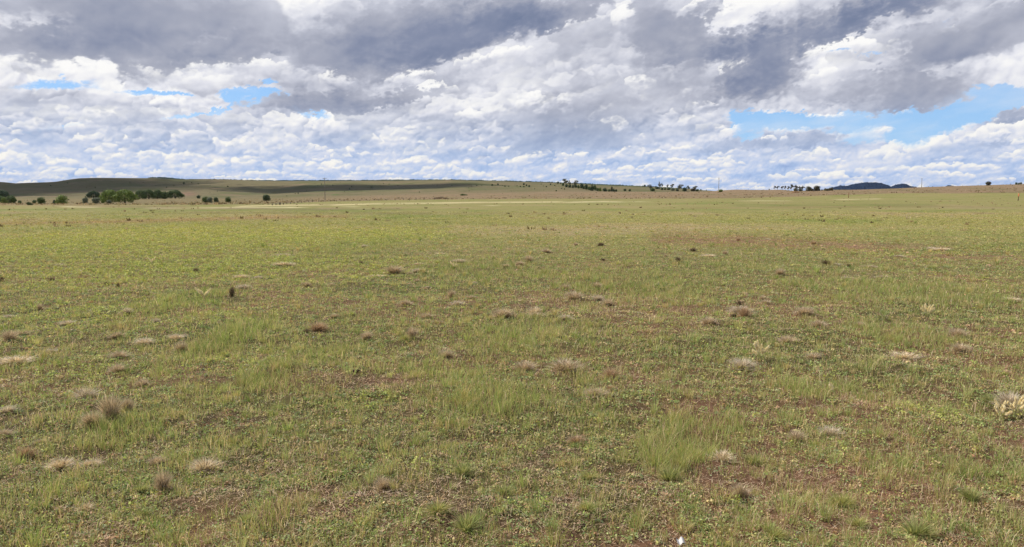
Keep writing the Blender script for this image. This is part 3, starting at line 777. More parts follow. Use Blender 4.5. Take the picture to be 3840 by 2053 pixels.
# ---------------------------------------------------------------- trees and bushes
F_ = np.random.RandomState(21)
M_CROWN = leaf_material("foliage", .07)
def plain(name, srgb, rough=.8, scale=6.0, vary=.35, bump=.4, dist=.02):
    m, k = material(name)
    tc = k.new('ShaderNodeTexCoord').outputs['Object']
    n = k.noise(tc, scale, 6, .62); c = lin(*srgb)
    col = k.ramp(n, [(.28, tuple(v * (1 - vary) for v in c)), (.72, tuple(min(1, v * (1 + vary)) for v in c))])
    bs = k.new('ShaderNodeBsdfPrincipled'); k.put(bs.inputs['Base Color'], col); bs.inputs['Roughness'].default_value = rough; bs.inputs['Specular IOR Level'].default_value = .2
    bp = k.new('ShaderNodeBump'); bp.inputs['Strength'].default_value = bump; bp.inputs['Distance'].default_value = dist
    k.put(bp.inputs['Height'], n); k.l.new(bp.outputs[0], bs.inputs['Normal'])
    out = k.new('ShaderNodeOutputMaterial'); k.l.new(bs.outputs[0], out.inputs[0])
    return m
M_BARK = plain("bark", (92, 80, 66), .9, 3, .4, .6, .05)
M_PALEBARK = plain("pale_bark", (168, 160, 146), .9, 2, .35, .4, .04)
def tube(pts, rad, n=7):
    pts = np.array(pts, float); V = []
    for i, p in enumerate(pts):
        d = pts[min(i + 1, len(pts) - 1)] - pts[max(i - 1, 0)]; d /= np.linalg.norm(d) + 1e-9
        a = np.cross(d, [0.3, .9, .1]); a /= np.linalg.norm(a); b = np.cross(d, a)
        for q in range(n):
            t = 2 * np.pi * q / n; V.append(p + (a * math.cos(t) + b * math.sin(t)) * rad[i])
    F = []
    for i in range(len(pts) - 1):
        for q in range(n): F.append([i * n + q, i * n + (q + 1) % n, (i + 1) * n + (q + 1) % n, (i + 1) * n + q])
    V.append(pts[-1]); t = len(V) - 1; o = (len(pts) - 1) * n
    F3 = [[o + q, o + (q + 1) % n, t] for q in range(n)]
    return np.array(V), [np.array(F), np.array(F3)], np.ones((len(V), 3))
def crown(lumps, n, ls, cols, fill=.75):
    """lumps: (x, y, z, rx, ry, rz); leaf clumps scattered in their outer shells; unit = tree height"""
    L = np.array(lumps); wgt = (L[:, 3] * L[:, 4] * L[:, 5]) ** .667; i = F_.choice(len(L), n, p=wgt / wgt.sum())
    d = F_.randn(n, 3); d /= np.linalg.norm(d, axis=1)[:, None]
    r = fill + (1.06 - fill) * F_.rand(n) ** .5
    nn = perlin(d[:, 0] * 2.5 + i * 3.1, d[:, 1] * 2.5 + d[:, 2] * 2, 9)
    P = L[i, :3] + d * L[i, 3:] * (r * (1 + .20 * nn))[:, None]
    P[:, 2] = np.maximum(P[:, 2], .01)
    C = np.array([lin(*c) for c in cols]); f = F_.rand(n, 1); a, b = F_.randint(0, len(C), n), F_.randint(0, len(C), n)
    tint = (1 + .22 * perlin(P[:, 0] * 7, P[:, 1] * 7 + P[:, 2] * 5, 14))[:, None]
    col = (C[a] * f + C[b] * (1 - f)) * tint * (1 + .15 * F_.randn(n, 1)).clip(.6, 1.5)
    nz = d + F_.randn(n, 3) * .55; nz /= np.linalg.norm(nz, axis=1)[:, None]
    t = F_.randn(n, 3); t -= (t * nz).sum(1)[:, None] * nz; t /= np.linalg.norm(t, axis=1)[:, None]
    b2 = np.cross(nz, t); s = (ls * (.6 + .8 * F_.rand(n)))[:, None]
    V = np.stack([P - t * s, P + b2 * s * .7, P + t * s, P - b2 * s * .7], 1).reshape(-1, 3)
    q = np.arange(n) * 4
    return V, [np.stack([q, q + 1, q + 2, q + 3], 1)], np.repeat(col, 4, 0)
DARK = [(70, 88, 56), (82, 100, 64), (60, 76, 50), (94, 108, 70)]
MID = [(88, 108, 58), (102, 120, 66), (76, 96, 52), (112, 124, 74)]
LIME = [(118, 138, 62), (132, 150, 68), (98, 118, 54), (142, 152, 78)]
SAGE = [(110, 120, 92), (124, 130, 104), (94, 108, 82), (132, 134, 112)]
EUC = [(98, 100, 74), (112, 108, 84), (84, 90, 66), (126, 116, 92)]
RUST = [(84, 72, 52), (96, 80, 58), (70, 70, 46), (88, 88, 56)]
PROTO = {}
def proto(kind, tone, var):
    key = (kind, tone, var)
    if key in PROTO: return PROTO[key]
    cols = dict(dark=DARK, mid=MID, lime=LIME, sage=SAGE, euc=EUC, rust=RUST)[tone]
    R = F_.rand
    if kind == 'round':       # rounded bush, crown to the ground
        lumps = [(0, 0, .52, .40, .40, .46)] + [((R() - .5) * .62, (R() - .5) * .5, .22 + .5 * R(), .18 + .12 * R(), .2, .16 + .1 * R()) for _ in range(9)] + [(a_, 0, .16, .2, .2, .18) for a_ in (-.24, 0, .24)]
        cr = crown(lumps, 2400, .042, cols); tr = tube([(0, 0, -.1), (.01, 0, .2), (0, .02, .5)], [.05, .04, .02])
    elif kind == 'tall':      # upright pointed bush
        lumps = [(0, 0, .36, .26, .26, .34), (.02, 0, .66, .18, .18, .30)] + [((R() - .5) * .36, (R() - .5) * .3, .15 + .6 * R(), .13, .13, .14) for _ in range(8)]
        cr = crown(lumps, 2000, .040, cols); tr = tube([(0, 0, -.1), (0, .01, .3), (0, 0, .8)], [.045, .035, .015])
    elif kind == 'willow':    # broad domed tree with foliage to the ground
        lumps = [(0, 0, .52, .42, .40, .42), (-.34, 0, .38, .24, .3, .34), (.34, .02, .34, .24, .3, .30)]
        for q in range(26):
            a_ = math.pi * R(); rr_ = .34 + .14 * R()
            lumps.append((math.cos(a_) * rr_ * 1.25, -.25 + .4 * R(), .24 + math.sin(a_) * rr_ * 1.15, .13 + .08 * R(), .16, .10 + .08 * R()))
        cr = crown(lumps, 7000, .030, cols, .75); tr = tube([(0, 0, -.1), (.03, 0, .2), (-.04, .02, .55)], [.07, .055, .02])
    elif kind == 'low':       # low wide mound of leaves
        lumps = [(0, 0, .35, .9, .7, .5), (.5, 0, .45, .5, .5, .5), (-.8, 0, .25, .5, .5, .3)] + [((R() - .5) * 1.8, (R() - .5), .3 + .3 * R(), .3, .3, .25) for _ in range(8)]
        cr = crown(lumps, 1400, .07, cols); tr = tube([(0, 0, -.1), (.03, 0, .2), (.2, .02, .5)], [.07, .055, .02])
    else:                     # gum tree: bare forked trunk, umbrella clumps with sky between
        k = 5 + var % 3
        lumps, limbs = [], []
        base = tube([(0, 0, -.08), (.02, 0, .22), (-.01, .01, .45)], [.032, .026, .020])
        for q in range(k):
            a = 6.28 * q / k + R() * .8; rr = .10 + .22 * R(); zz = .50 + .36 * R()
            if q == 0: rr, zz = .05, .90
            e = (math.cos(a) * rr, math.sin(a) * rr * .8, zz)
            lumps.append((e[0], e[1], e[2], .15 + .06 * R(), .15, .11 + .05 * R()))
            lumps.append((e[0] * 1.2, e[1] * 1.2, e[2] - .16 * R(), .11, .11, .08))
            limbs.append(tube([(-.01, .01, .40 - .12 * R()), (e[0] * .5, e[1] * .5, zz * .75), (e[0], e[1], zz)], [.018, .013, .006], 5))
        cr = crown(lumps, 1500, .026, cols, .45); tr = join([base] + limbs)
    V, F, C = cr
    m1 = raw_mesh("crown", V, F, M_CROWN, C)
    V, F, C = tr
    m2 = raw_mesh("trunk", V, F, M_PALEBARK if kind == 'gum' else M_BARK, C, True)
    PROTO[key] = (m1, m2)
    return PROTO[key]
NATW = dict(round=1.0, tall=.62, willow=1.25, low=2.4, gum=.75)
ORD = "first second third fourth fifth sixth seventh eighth ninth tenth eleventh twelfth thirteenth fourteenth fifteenth sixteenth seventeenth eighteenth nineteenth twentieth".split()
def plant(name, cat, px, row, w, h, kind, tone, label, group=None, D=None, tilt=0):
    x, y, z = hit(px, row, D)
    H = h * y / FPX; Wd = w * y / FPX
    if D is not None: z = min(z, EYE + y * slope(px, row) + .0) if D < 0 else z
    m1, m2 = proto(kind, tone, F_.randint(3))
    e = bpy.data.objects.new(name, None); COL.objects.link(e)
    e.empty_display_size = .5
    e.location = (x, y, z - .02 * H); e.rotation_euler = (0, 0, F_.choice([0, 3.14159]) + F_.uniform(-.35, .35))
    sx = Wd / NATW[kind]
    e.scale = (sx, sx if kind != 'low' else sx * .8, H)
    link("crown", m1, e); link("trunk", m2, e)
    tag(e, label, cat, group)
    return e
def batch(rows, name, cat, kind, tone, group, fmt):
    """rows (px, row_centre or base, size...) sorted from left to right; each label carries its rank among its own kind there"""
    rows = sorted(rows); n = len(rows)
    for i, r in enumerate(rows):
        px, row, w, h = r[:4]; kd = r[4] if len(r) > 4 else kind; tn = r[5] if len(r) > 5 else tone
        rank = "leftmost" if i == 0 else "rightmost" if i == n - 1 else ORD[i] + " from the left"
        plant(name, cat, px, row, w, h, kd, tn, fmt.format(rank=rank, size="large" if w >= 6.5 else "small" if w > 3.5 else "tiny"), group)
X_ = lambda x0, cx: x0 + cx / 4.954
Y_ = lambda cy: 620 + cy / 4.954
# --- creek willows and bushes
P_ = plant
P_("creek_tree", "tree", 10, 742, 54, 31, 'willow', 'dark', "blackish round tree cut by the photo's left edge, above the creek bushes")
P_("creek_bush", "bush", 3, 760.5, 34, 27, 'round', 'mid', "green bush at the very left edge, below the blackish tree")
P_("creek_bush", "bush", 19, 762, 26, 21, 'round', 'lime', "pale green bush squeezed between the left edge bush and a bigger dark-hearted one")
P_("creek_bush", "bush", 44, 763.5, 36, 31, 'round', 'mid', "round yellow-topped bush with a dark heart, second clump from the left edge")
P_("creek_bush", "bush", 74, 764, 14, 13, 'round', 'mid', "very small bush just right of the first big round bush")
P_("fallen_bush", "bush", 111, 770, 25, 13, 'low', 'dark', "low blackish leaning bush on the creek bank, nearest to the green plain")
P_("creek_bush", "bush", 129, 763.5, 16, 14, 'round', 'mid', "small bush behind the low blackish leaning bush")
P_("creek_bush", "bush", 156, 765.5, 31, 27, 'round', 'mid', "round green bush standing alone, third large one from the left")
P_("creek_bush", "bush", 204, 764.5, 13, 15, 'tall', 'dark', "narrow little bush touching the left side of the largest creek bush")
P_("creek_bush", "bush", 233, 765.5, 50, 34, 'round', 'lime', "largest bush along the creek, with yellow green crown and a sloping right shoulder")
P_("creek_bush", "bush", 320, 763.5, 23, 22, 'round', 'sage', "greyish green round bush, first left of the big bright willows")
P_("creek_bush", "bush", 361, 763.8, 33, 23, 'round', 'sage', "greyish green round bush tucked against the left foot of the bright willows")
P_("creek_tree", "tree", 351, 745, 46, 31, 'willow', 'dark', "dark grey-green tree on the far bank behind the bright willows' left end")
P_("willow", "willow", 410, 761.5, 70, 53, 'willow', 'lime', "left one of the two tall bright green willows beside the creek")
P_("willow", "willow", 470, 761.5, 78, 54, 'willow', 'lime', "right one of the two tall bright green willows beside the creek")
P_("creek_bush", "bush", 387, 762.5, 18, 22, 'round', 'lime', "light green bush under the left end of the left bright willow")
P_("creek_bush", "bush", 409, 763.5, 20, 14, 'round', 'sage', "small round bush in front of the left bright willow's trunk")
P_("willow", "willow", 525, 748, 44, 37, 'willow', 'mid', "leftmost willow of the darker hedge-like row behind the two bright willows")
P_("willow", "willow", 558, 747.5, 50, 39, 'willow', 'mid', "second willow from the left in the darker hedge-like row")
P_("willow", "willow", 592, 747, 44, 37, 'willow', 'mid', "third willow from the left in the darker hedge-like row")
P_("willow", "willow", 618, 746.5, 28, 29, 'round', 'mid', "lowest willow, at the right end of the darker hedge-like row")
P_("willow", "willow", 657, 745, 58, 34, 'willow', 'mid', "round-topped willow standing apart at the right of the darker row")
P_("paddock_bush", "bush", 745, 745.3, 15, 14, 'round', 'dark', "small round dark bush at the foot of the hill between willows and the bush pair")
P_("paddock_bush", "bush", 772, 760.5, 28, 24, 'round', 'mid', "left bush of the touching pair on the green flat")
P_("paddock_bush", "bush", 788, 761.5, 22, 23, 'round', 'sage', "right bush of the touching pair on the green flat")
P_("paddock_bush", "bush", 810, 759.5, 19, 20, 'round', 'dark', "dark bush just right of the touching pair")
P_("paddock_bush", "bush", 856, 759, 23, 21, 'round', 'mid', "single round bush on its own between the pair and the dark double bush")
P_("paddock_bush", "bush", 999, 754.5, 30, 25, 'round', 'dark', "dark double-headed bush, first one left of the tall power pole")
# --- bushes on the hills
hb = lambda x0, L: [(X_(x0, c), Y_(r) + s / 10.0, s / 4.4, s / 4.6, *e) for c, r, s, *e in L]
batch(hb(0, [(945, 378, 20), (1020, 315, 13), (1180, 285, 11), (1260, 258, 18), (1255, 330, 18), (1610, 422, 13), (1770, 412, 16), (2415, 325, 13), (635, 522, 11)]) + hb(500, [(195, 325, 12), (145, 395, 9), (420, 380, 13)]),
      "hill_bush", "bush", 'round', 'dark', "bushes on the shaded hill", "{size} blackish bush, {rank} of those on the dark cloud-shaded hill")
batch(hb(500, [(620, 410, 20), (755, 380, 15), (940, 335, 34), (985, 310, 9), (1085, 325, 20, 'tall'), (1205, 345, 19, 'round', 'mid'), (1430, 375, 9), (1425, 508, 11), (1560, 482, 15), (1755, 395, 25, 'tall'), (950, 612, 9), (1260, 565, 8)]),
      "hill_bush", "bush", 'round', 'dark', "bushes on the sunlit slope above the willows", "{size} dark green bush, {rank} on the sunlit slope above willows")
batch(hb(1000, [(300, 390, 14), (450, 490, 9), (530, 530, 14), (585, 520, 21), (740, 480, 13), (375, 575, 16, 'round', 'sage'), (950, 375, 12), (1018, 352, 19), (950, 570, 9)]),
      "hill_bush", "bush", 'round', 'dark', "bushes on the hill left of the tall power pole", "{size} dark hill bush, {rank} of those just before the tall pole")
batch(hb(1000, [(1228, 370, 16), (1365, 325, 10), (1445, 490, 12), (1540, 440, 30, 'round', 'sage'), (1580, 400, 20), (1945, 412, 34, 'tall', 'sage'), (2115, 388, 11), (2170, 340, 14), (2275, 352, 15), (2440, 375, 16), (2155, 545, 8), (1930, 565, 6), (1770, 500, 8)]),
      "hill_bush", "bush", 'round', 'dark', "bushes on the hill right of the tall power pole", "{size} hill bush, {rank} of the bunch just past the tall pole")
batch(hb(1500, [(350, 388, 13), (605, 360, 10), (690, 368, 15), (785, 418, 8), (965, 378, 16), (1270, 418, 10), (1285, 478, 13), (360, 500, 20, 'tall', 'mid'), (240, 562, 7), (110, 552, 7)]),
      "hill_bush", "bush", 'round', 'dark', "bushes dotted over the middle of the hill", "{size} dark bush, {rank} of those dotted over the bare middle hill")
P_("low_shrub", "bush", X_(1500, 1180), Y_(566), 30, 7.5, 'low', 'mid', "low wide green shrub lying alone at the foot of the middle hill")
batch(hb(1500, [(1330, 390, 13), (1425, 375, 25, 'tall'), (1520, 380, 13), (1580, 460, 8), (1710, 368, 34, 'tall'), (1820, 355, 30, 'tall'), (1905, 375, 15), (1950, 388, 26), (2020, 390, 20), (2065, 482, 10), (1435, 520, 6), (1900, 527, 9)]),
      "gully_bush", "bush", 'round', 'dark', "bushes along the hillside gully", "{size} dark bush, {rank} in the ragged line along the hillside gully")
batch(hb(1500, [(2135, 372, 13), (2175, 382, 17), (2235, 395, 24), (2300, 350, 36, 'tall'), (2300, 400, 26), (2350, 372, 30), (2400, 390, 36), (2500, 440, 15)]),
      "thicket_bush", "bush", 'round', 'dark', "bushes of the thick clump at the gully's right end", "{size} dark bush, {rank} in the thick clump ending the hillside gully")
batch(hb(2000, [(145, 352, 15), (190, 387, 12), (242, 398, 24), (320, 355, 28), (400, 378, 20), (525, 432, 22, 'round', 'mid'), (578, 442, 24, 'tall', 'mid'), (425, 475, 26, 'round', 'mid'), (192, 466, 9)]),
      "slope_bush", "bush", 'round', 'dark', "bushes on the grassy slope left of the tall gum trees", "{size} bush, {rank} of those on grass beside the tall gums")
# --- ridge wood in the middle: gums above, bushes down the slope
batch([(X_(2000, c), Y_(b), w / 4.954, h / 4.954, *e) for c, b, w, h, *e in [(592, 405, 130, 155), (672, 400, 60, 115), (782, 410, 95, 128)]],
      "gum_tree", "tree", 'gum', 'euc', "gum trees at the top of the wood", "tall gum tree, {rank} of three standing above the wooded slope")
batch([(X_(2000, c), Y_(b), w / 4.954, h / 4.954, *e) for c, b, w, h, *e in
       [(415, 338, 14, 14), (458, 344, 46, 44), (510, 350, 26, 34), (550, 385, 50, 60, 'round', 'mid'), (615, 410, 60, 60), (675, 418, 60, 64), (735, 425, 60, 66, 'round', 'sage'), (790, 420, 60, 70), (838, 432, 50, 66, 'tall', 'mid'), (900, 430, 76, 90), (935, 445, 50, 60)]],
      "wood_bush", "bush", 'round', 'dark', "bushes in the upper part of the slope wood", "dense bush, {rank} in the upper wood under three tall gums")
batch([(X_(2000, c), Y_(b), w / 4.954, h / 4.954, *e) for c, b, w, h, *e in
       [(985, 455, 76, 105, 'tall'), (1035, 462, 56, 72, 'round', 'mid'), (1088, 476, 80, 118), (1146, 470, 60, 108, 'tall', 'mid'), (1195, 482, 60, 66, 'round', 'mid'), (1243, 486, 54, 74, 'round', 'lime'), (1330, 490, 88, 74), (1408, 492, 54, 50, 'round', 'mid'), (1455, 492, 56, 98, 'tall', 'rust'), (1492, 494, 64, 60), (1540, 494, 40, 50)]],
      "wood_bush", "bush", 'round', 'dark', "bushes in the lower part of the slope wood", "rounded bush, {rank} in the lower wood meeting brown pasture")
P_("slope_bush", "bush", X_(2000, 1700), Y_(482), 12, 9, 'round', 'dark', "left one of two separate dark bushes in the gap between the woods")
P_("slope_bush", "bush", X_(2000, 1790), Y_(488), 10, 9, 'tall', 'dark', "right one of two separate dark bushes in the gap between the woods")
# --- second wood with gums
batch([(X_(2400, c), Y_(b), w / 4.954, h / 4.954, *e) for c, b, w, h, *e in
       [(192, 475, 110, 112), (362, 450, 62, 140), (408, 440, 50, 104), (510, 445, 52, 88), (598, 450, 90, 102), (740, 475, 118, 118), (893, 484, 84, 102, 'gum', 'sage'), (1025, 478, 104, 92)]],
      "gum_tree", "tree", 'gum', 'euc', "gum trees of the second wood", "open gum tree, {rank} of eight before the middle power pole", )
batch([(X_(2400, c), Y_(b), w / 4.954, h / 4.954, *e) for c, b, w, h, *e in
       [(52, 402, 14, 24), (88, 404, 42, 44), (235, 486, 92, 62, 'round', 'mid'), (315, 442, 76, 44), (360, 448, 34, 40), (410, 462, 54, 44), (465, 460, 44, 40), (532, 462, 70, 48)]],
      "wood_bush", "bush", 'round', 'dark', "bushes of the second wood, first half", "squat bush, {rank} under the first gums before the middle pole")
batch([(X_(2400, c), Y_(b), w / 4.954, h / 4.954, *e) for c, b, w, h, *e in
       [(605, 478, 84, 60, 'round', 'sage'), (692, 482, 64, 52), (830, 486, 96, 74), (985, 484, 110, 58, 'round', 'rust'), (1066, 488, 66, 46, 'round', 'mid'), (1130, 468, 38, 20), (1235, 470, 14, 14), (1320, 470, 16, 12)]],
      "wood_bush", "bush", 'round', 'dark', "bushes of the second wood, other half", "squat bush, {rank} under the last gums before the middle pole")
P_("pole_bush", "bush", 2702, 721, 17, 10.5, 'round', 'lime', "rounded bright green bush at the foot of the middle power pole")
P_("lone_bush", "bush", X_(2400, 2400), Y_(459), 4.5, 4.5, 'round', 'dark', "tiny dark dot of a bush alone left of the third group of gums")
# --- third group, near the blue hill
batch([(X_(2880, c), Y_(b) + 1, w / 4.954, h / 4.954, *e) for c, b, w, h, *e in
       [(128, 450, 62, 70), (180, 450, 58, 68), (265, 450, 66, 70), (322, 458, 50, 78), (378, 468, 66, 80), (436, 474, 74, 122), (516, 476, 92, 112), (585, 478, 70, 92), (640, 478, 80, 96)]],
      "gum_tree", "tree", 'gum', 'rust', "gums in the third group", "brownish open gum, {rank} on the skyline beside the blue hill", )
batch([(X_(2880, c), Y_(b) + 1, w / 4.954, h / 4.954, *e) for c, b, w, h, *e in
       [(520, 480, 90, 62), (610, 480, 90, 52, 'round', 'euc'), (745, 478, 112, 92, 'round', 'euc'), (815, 478, 60, 50, 'round', 'rust'), (900, 476, 130, 104, 'round', 'rust'), (955, 474, 40, 50, 'tall'), (1000, 470, 30, 26), (1058, 472, 40, 52, 'tall'), (1092, 474, 70, 46), (1165, 472, 96, 62, 'round', 'euc')]],
      "skyline_bush", "tree", 'round', 'euc', "domed trees in the third group", "dome-shaped tree, {rank} on the skyline beside the blue hill")
P_("round_bush", "bush", 3706, 696.3, 18, 16, 'round', 'rust', "round dark reddish bush alone on the skyline of the rising pasture")
P_("flat_bush", "bush", 3811, 692.8, 10, 8.5, 'round', 'dark', "dark half of the flat-topped pair on the skyline by the photo's edge")
P_("flat_bush", "bush", 3825, 692.3, 22, 8.8, 'low', 'sage', "greyish flat-topped bush on the skyline nearest the photo's right edge")

# ---------------------------------------------------------------- poles, posts, fence
M_POLE = plain("weathered_pole", (120, 112, 100), .85, 2.5, .3, .4, .02)
M_METAL = plain("grey_metal", (110, 112, 116), .5, 8, .2, .1, .01)
M_CERAM = plain("insulator_glaze", (200, 198, 190), .3, 4, .05, .05, .002)
M_ORANGE = plain("orange_paint", (214, 120, 84), .6, 5, .15, .1, .01)
def box(cx, cy, cz, sx, sy, sz):
    V = np.array([(cx + i * sx / 2, cy + j * sy / 2, cz + k_ * sz / 2) for i in (-1, 1) for j in (-1, 1) for k_ in (-1, 1)])
    F = np.array([[0, 1, 3, 2], [4, 6, 7, 5], [0, 4, 5, 1], [2, 3, 7, 6], [0, 2, 6, 4], [1, 5, 7, 3]])
    return V, [F], np.ones((8, 3))
def power_pole(px, base, top, D, label, arm_yaw):
    x, y, z = hit(px, base, D)
    H = EYE + y * slope(px, top) - z
    e = bpy.data.objects.new("power_pole", None); COL.objects.link(e); e.location = (x, y, z); e.rotation_euler = (0, 0, arm_yaw)
    tag(e, label, "power pole", "wooden power poles crossing the pasture")
    def part(n, t, m, par=e):
        V, F, C = t; return link(n, raw_mesh(n, V, F, m, None, n != "crossarm"), par)
    part("shaft", tube([(0, 0, -.5), (.02, 0, H * .4), (.0, 0, H)], [.19, .16, .12], 12), M_POLE)
    part("crossarm", box(0, .20, H - .45, 2.3, .12, .14), M_POLE)
    for dx in (-1.05, -.45, 1.05):
        part("insulator", tube([(dx, .2, H - .38), (dx, .2, H - .26), (dx, .2, H - .22), (dx, .2, H - .12)], [.05, .09, .05, .07], 10), M_CERAM)
    part("brace", join([tube([(s * .75, .2, H - .50), (0, .17, H - 1.15)], [.03, .03], 5) for s in (-1, 1)]), M_METAL)
    return e
power_pole(1219, 749.8, 667, None, "tall grey power pole with a small crossarm in front of the shaded hill", .25)
power_pole(2695, 720.5, 667, 590, "bare-looking power pole rising against the clouds behind the bright green bush", 1.15)
power_pole(3456, 703.5, 668.5, 620, "shortest-looking power pole, on the skyline right of the dark blue hill", 1.25)
def fence():
    rows = []
    for i, px in enumerate(np.arange(1022, 1180, 13.5)): rows.append((px, np.interp(px, [1022, 1050, 1173, 1200], [770.5, 769, 757.5, 756.5]), 9.5 if i in (2, 11) else 6.5))
    for px in (1196, 1215, 1238, 1262, 1290, 1320, 1350, 1384, 1420, 1450, 1482): rows.append((px, np.interp(px, [1196, 1300, 1482], [757, 755.5, 752]), 5.0))
    for px, r, h in ((1513, 751, 8), (1536, 752.3, 8.5), (1560, 751, 9.5), (1590, 750.5, 10), (1628, 749.6, 10)): rows.append((px, r, h))
    x0, y0, z0 = hit(*rows[0][:2])
    e = bpy.data.objects.new("post_fence", None); COL.objects.link(e); e.location = (x0, y0, z0)
    tag(e, "thin post and wire fence running along the creek flat past the tall power pole", "fence")
    tops = []
    for px, r, h in rows:
        x, y, z = hit(px, r); hh = min(h * y / FPX, 1.7); d = .07 if h < 7 else .11
        V, F, C = tube([(x - x0, y - y0, z - z0 - .2), (x - x0 + F_.uniform(-.05, .05), y - y0, z - z0 + hh)], [d, d * .85], 7)
        link("post", raw_mesh("post", V, F, M_BARK, None, True), e); tops.append((x - x0, y - y0, z - z0 + min(hh, 1.2)))
    for f in (.35, .65, .95):
        V, F, C = tube([(a, b, c - 1.2 * (1 - f)) for a, b, c in tops], [.012] * len(tops), 4)
        link("wire", raw_mesh("wire", V, F, M_METAL, None), e)
fence()
def post(name, px, base, top, label, cap=None, r=.06, D=None, wood=M_BARK):
    x, y, z = hit(px, base, D); H = EYE + y * slope(px, top) - z
    e = bpy.data.objects.new(name, None); COL.objects.link(e); e.location = (x, y, z); tag(e, label, "post")
    V, F, C = tube([(0, 0, -.3), (.02, 0, H * .5), (.05, 0, H * .98)], [r, r, r * .9], 8)
    link("shaft", raw_mesh("shaft", V, F, wood, None, True), e)
    if cap:
        V, F, C = tube([(.05, 0, H - cap), (.05, 0, H)], [r * 1.5, r * 1.5], 12)
        link("cap", raw_mesh("cap", V, F, M_ORANGE, None), e)
post("marker_post", 3818, 753, 726.5, "thin marker post with an orange top, out on the plain near the right edge", .5, .06)
post("wooden_post", 3182, 743, 722, "slim reddish wooden post below the dark blue hill", None, .10, wood=plain("red_wood", (132, 92, 66)))
post("wooden_post", 3790, 694.5, 689, "tiny post on the skyline just left of the flat-topped bushes", None, .08)

# ---------------------------------------------------------------- dry tussocks, seed heads, stones
T_ = np.random.RandomState(77)
TONES = dict(brown=[(168, 146, 118), (150, 130, 104), (184, 164, 136), (134, 116, 90)], grey=[(176, 160, 138), (160, 144, 124), (190, 176, 154), (142, 128, 108)],
             straw=[(186, 168, 138), (170, 150, 122), (200, 184, 154), (150, 130, 104)], dark=[(104, 84, 62), (84, 68, 50), (124, 102, 78), (70, 58, 44)],
             rust=[(160, 130, 98), (146, 118, 88), (176, 146, 112), (128, 102, 76)], olive=[(138, 138, 84), (150, 146, 94), (122, 128, 72), (166, 152, 104)],
             green=[(124, 130, 80), (140, 142, 92), (112, 118, 70), (160, 150, 106)])
TWORD = dict(brown="dull brown", grey="greyish", straw="pale straw", dark="dark brown", rust="reddish", olive="olive", green="green")
TPROTO = {}
def tussock_mesh(tone, var):
    if (tone, var) in TPROTO: return TPROTO[(tone, var)]
    n = 340 if tone in ('green', 'olive') else 620
    a = T_.rand(n) * 6.28; q = np.sqrt(T_.rand(n)); flop = tone in ('straw', 'grey')
    P = np.stack([np.cos(a) * q * .22, np.sin(a) * q * .22, -.02 + 0 * q], -1)
    h = (.30 + .75 * T_.rand(n)) * (1 - .35 * q) * (.75 if flop else 1)
    side = (.10 if var == 0 else -.12) * (2.0 if flop else 1)
    lean = .05 + .62 * q * T_.rand(n) ** .8
    col = np.array([lin(*c) for c in TONES[tone]])[T_.randint(0, 4, n)] * (1 + .18 * T_.randn(n, 1)).clip(.5, 1.5) * (1.62 if tone in ('green', 'olive') else 1.8)
    if tone not in ('green', 'olive'): col = col * .72 + col.mean(1, keepdims=True) * np.array([.30, .28, .25])
    V, F, C = blades(P, h, (.022 if tone in ('green', 'olive') else .022) * (.6 + .8 * T_.rand(n)), T_.rand(n) * 6.28, lean, a + T_.randn(n) * (.3 if tone in ('green', 'olive') else .8), col, 2)
    V[:, 0] += side * V[:, 2] ** 1.4
    # fallen straw round the foot
    m = 160; a = T_.rand(m) * 6.28; r = .15 + .38 * T_.rand(m)
    P2 = np.stack([np.cos(a) * r, np.sin(a) * r, .02 + .05 * T_.rand(m)], -1)
    c2 = np.array([lin(*c) for c in TONES[tone if tone != 'green' else 'olive']])[T_.randint(0, 4, m)] * 1.6
    V, F, C = join([(V, F, C), blades(P2, .03 + .08 * T_.rand(m), .03, T_.rand(m) * 6.28, .16 + .2 * T_.rand(m), a + T_.randn(m) * .8, c2, 1)])
    TPROTO[(tone, var)] = raw_mesh("tussock", V, F, M_STRAW if tone not in ('green', 'olive') else M_BLADE, C)
    return TPROTO[(tone, var)]
TR = []
def tl(x0, y0, rows):
    for cx, cy, w, h, tone in rows: TR.append((x0 + cx / 2.0125, y0 + cy / 2.0125, w / 2.0125, h / 2.0125, tone))
tl(0, 780, [(1748, 675, 44, 75, 'dark'), (1475, 492, 40, 30, 'dark'), (890, 600, 24, 36, 'dark'), (800, 585, 30, 22, 'dark'), (385, 550, 50, 24, 'dark'), (12, 560, 30, 40, 'dark'), (450, 440, 50, 20, 'grey'), (2145, 360, 110, 26, 'grey'), (2140, 440, 130, 30, 'straw'), (1820, 530, 100, 34, 'straw'), (1940, 530, 60, 22, 'grey'), (1840, 612, 90, 40, 'grey'), (2310, 600, 60, 36, 'brown'), (2500, 600, 50, 30, 'brown'), (1680, 725, 40, 24, 'brown'), (60, 830, 70, 30, 'grey'), (300, 770, 40, 40, 'brown'), (950, 800, 80, 60, 'grey'), (510, 890, 110, 50, 'grey'), (160, 965, 110, 40, 'brown'), (70, 1020, 110, 80, 'brown'), (880, 990, 90, 40, 'brown'), (1330, 1000, 110, 50, 'straw'), (1080, 1035, 130, 50, 'straw'), (1360, 1080, 90, 60, 'brown'), (1180, 880, 50, 50, 'grey'), (2400, 930, 150, 66, 'rust'), (2320, 950, 70, 30, 'dark'), (900, 1140, 130, 50, 'brown'), (880, 1250, 120, 60, 'brown'), (100, 1170, 240, 50, 'straw'), (2520, 830, 70, 30, 'brown'), (360, 1090, 90, 40, 'grey')])
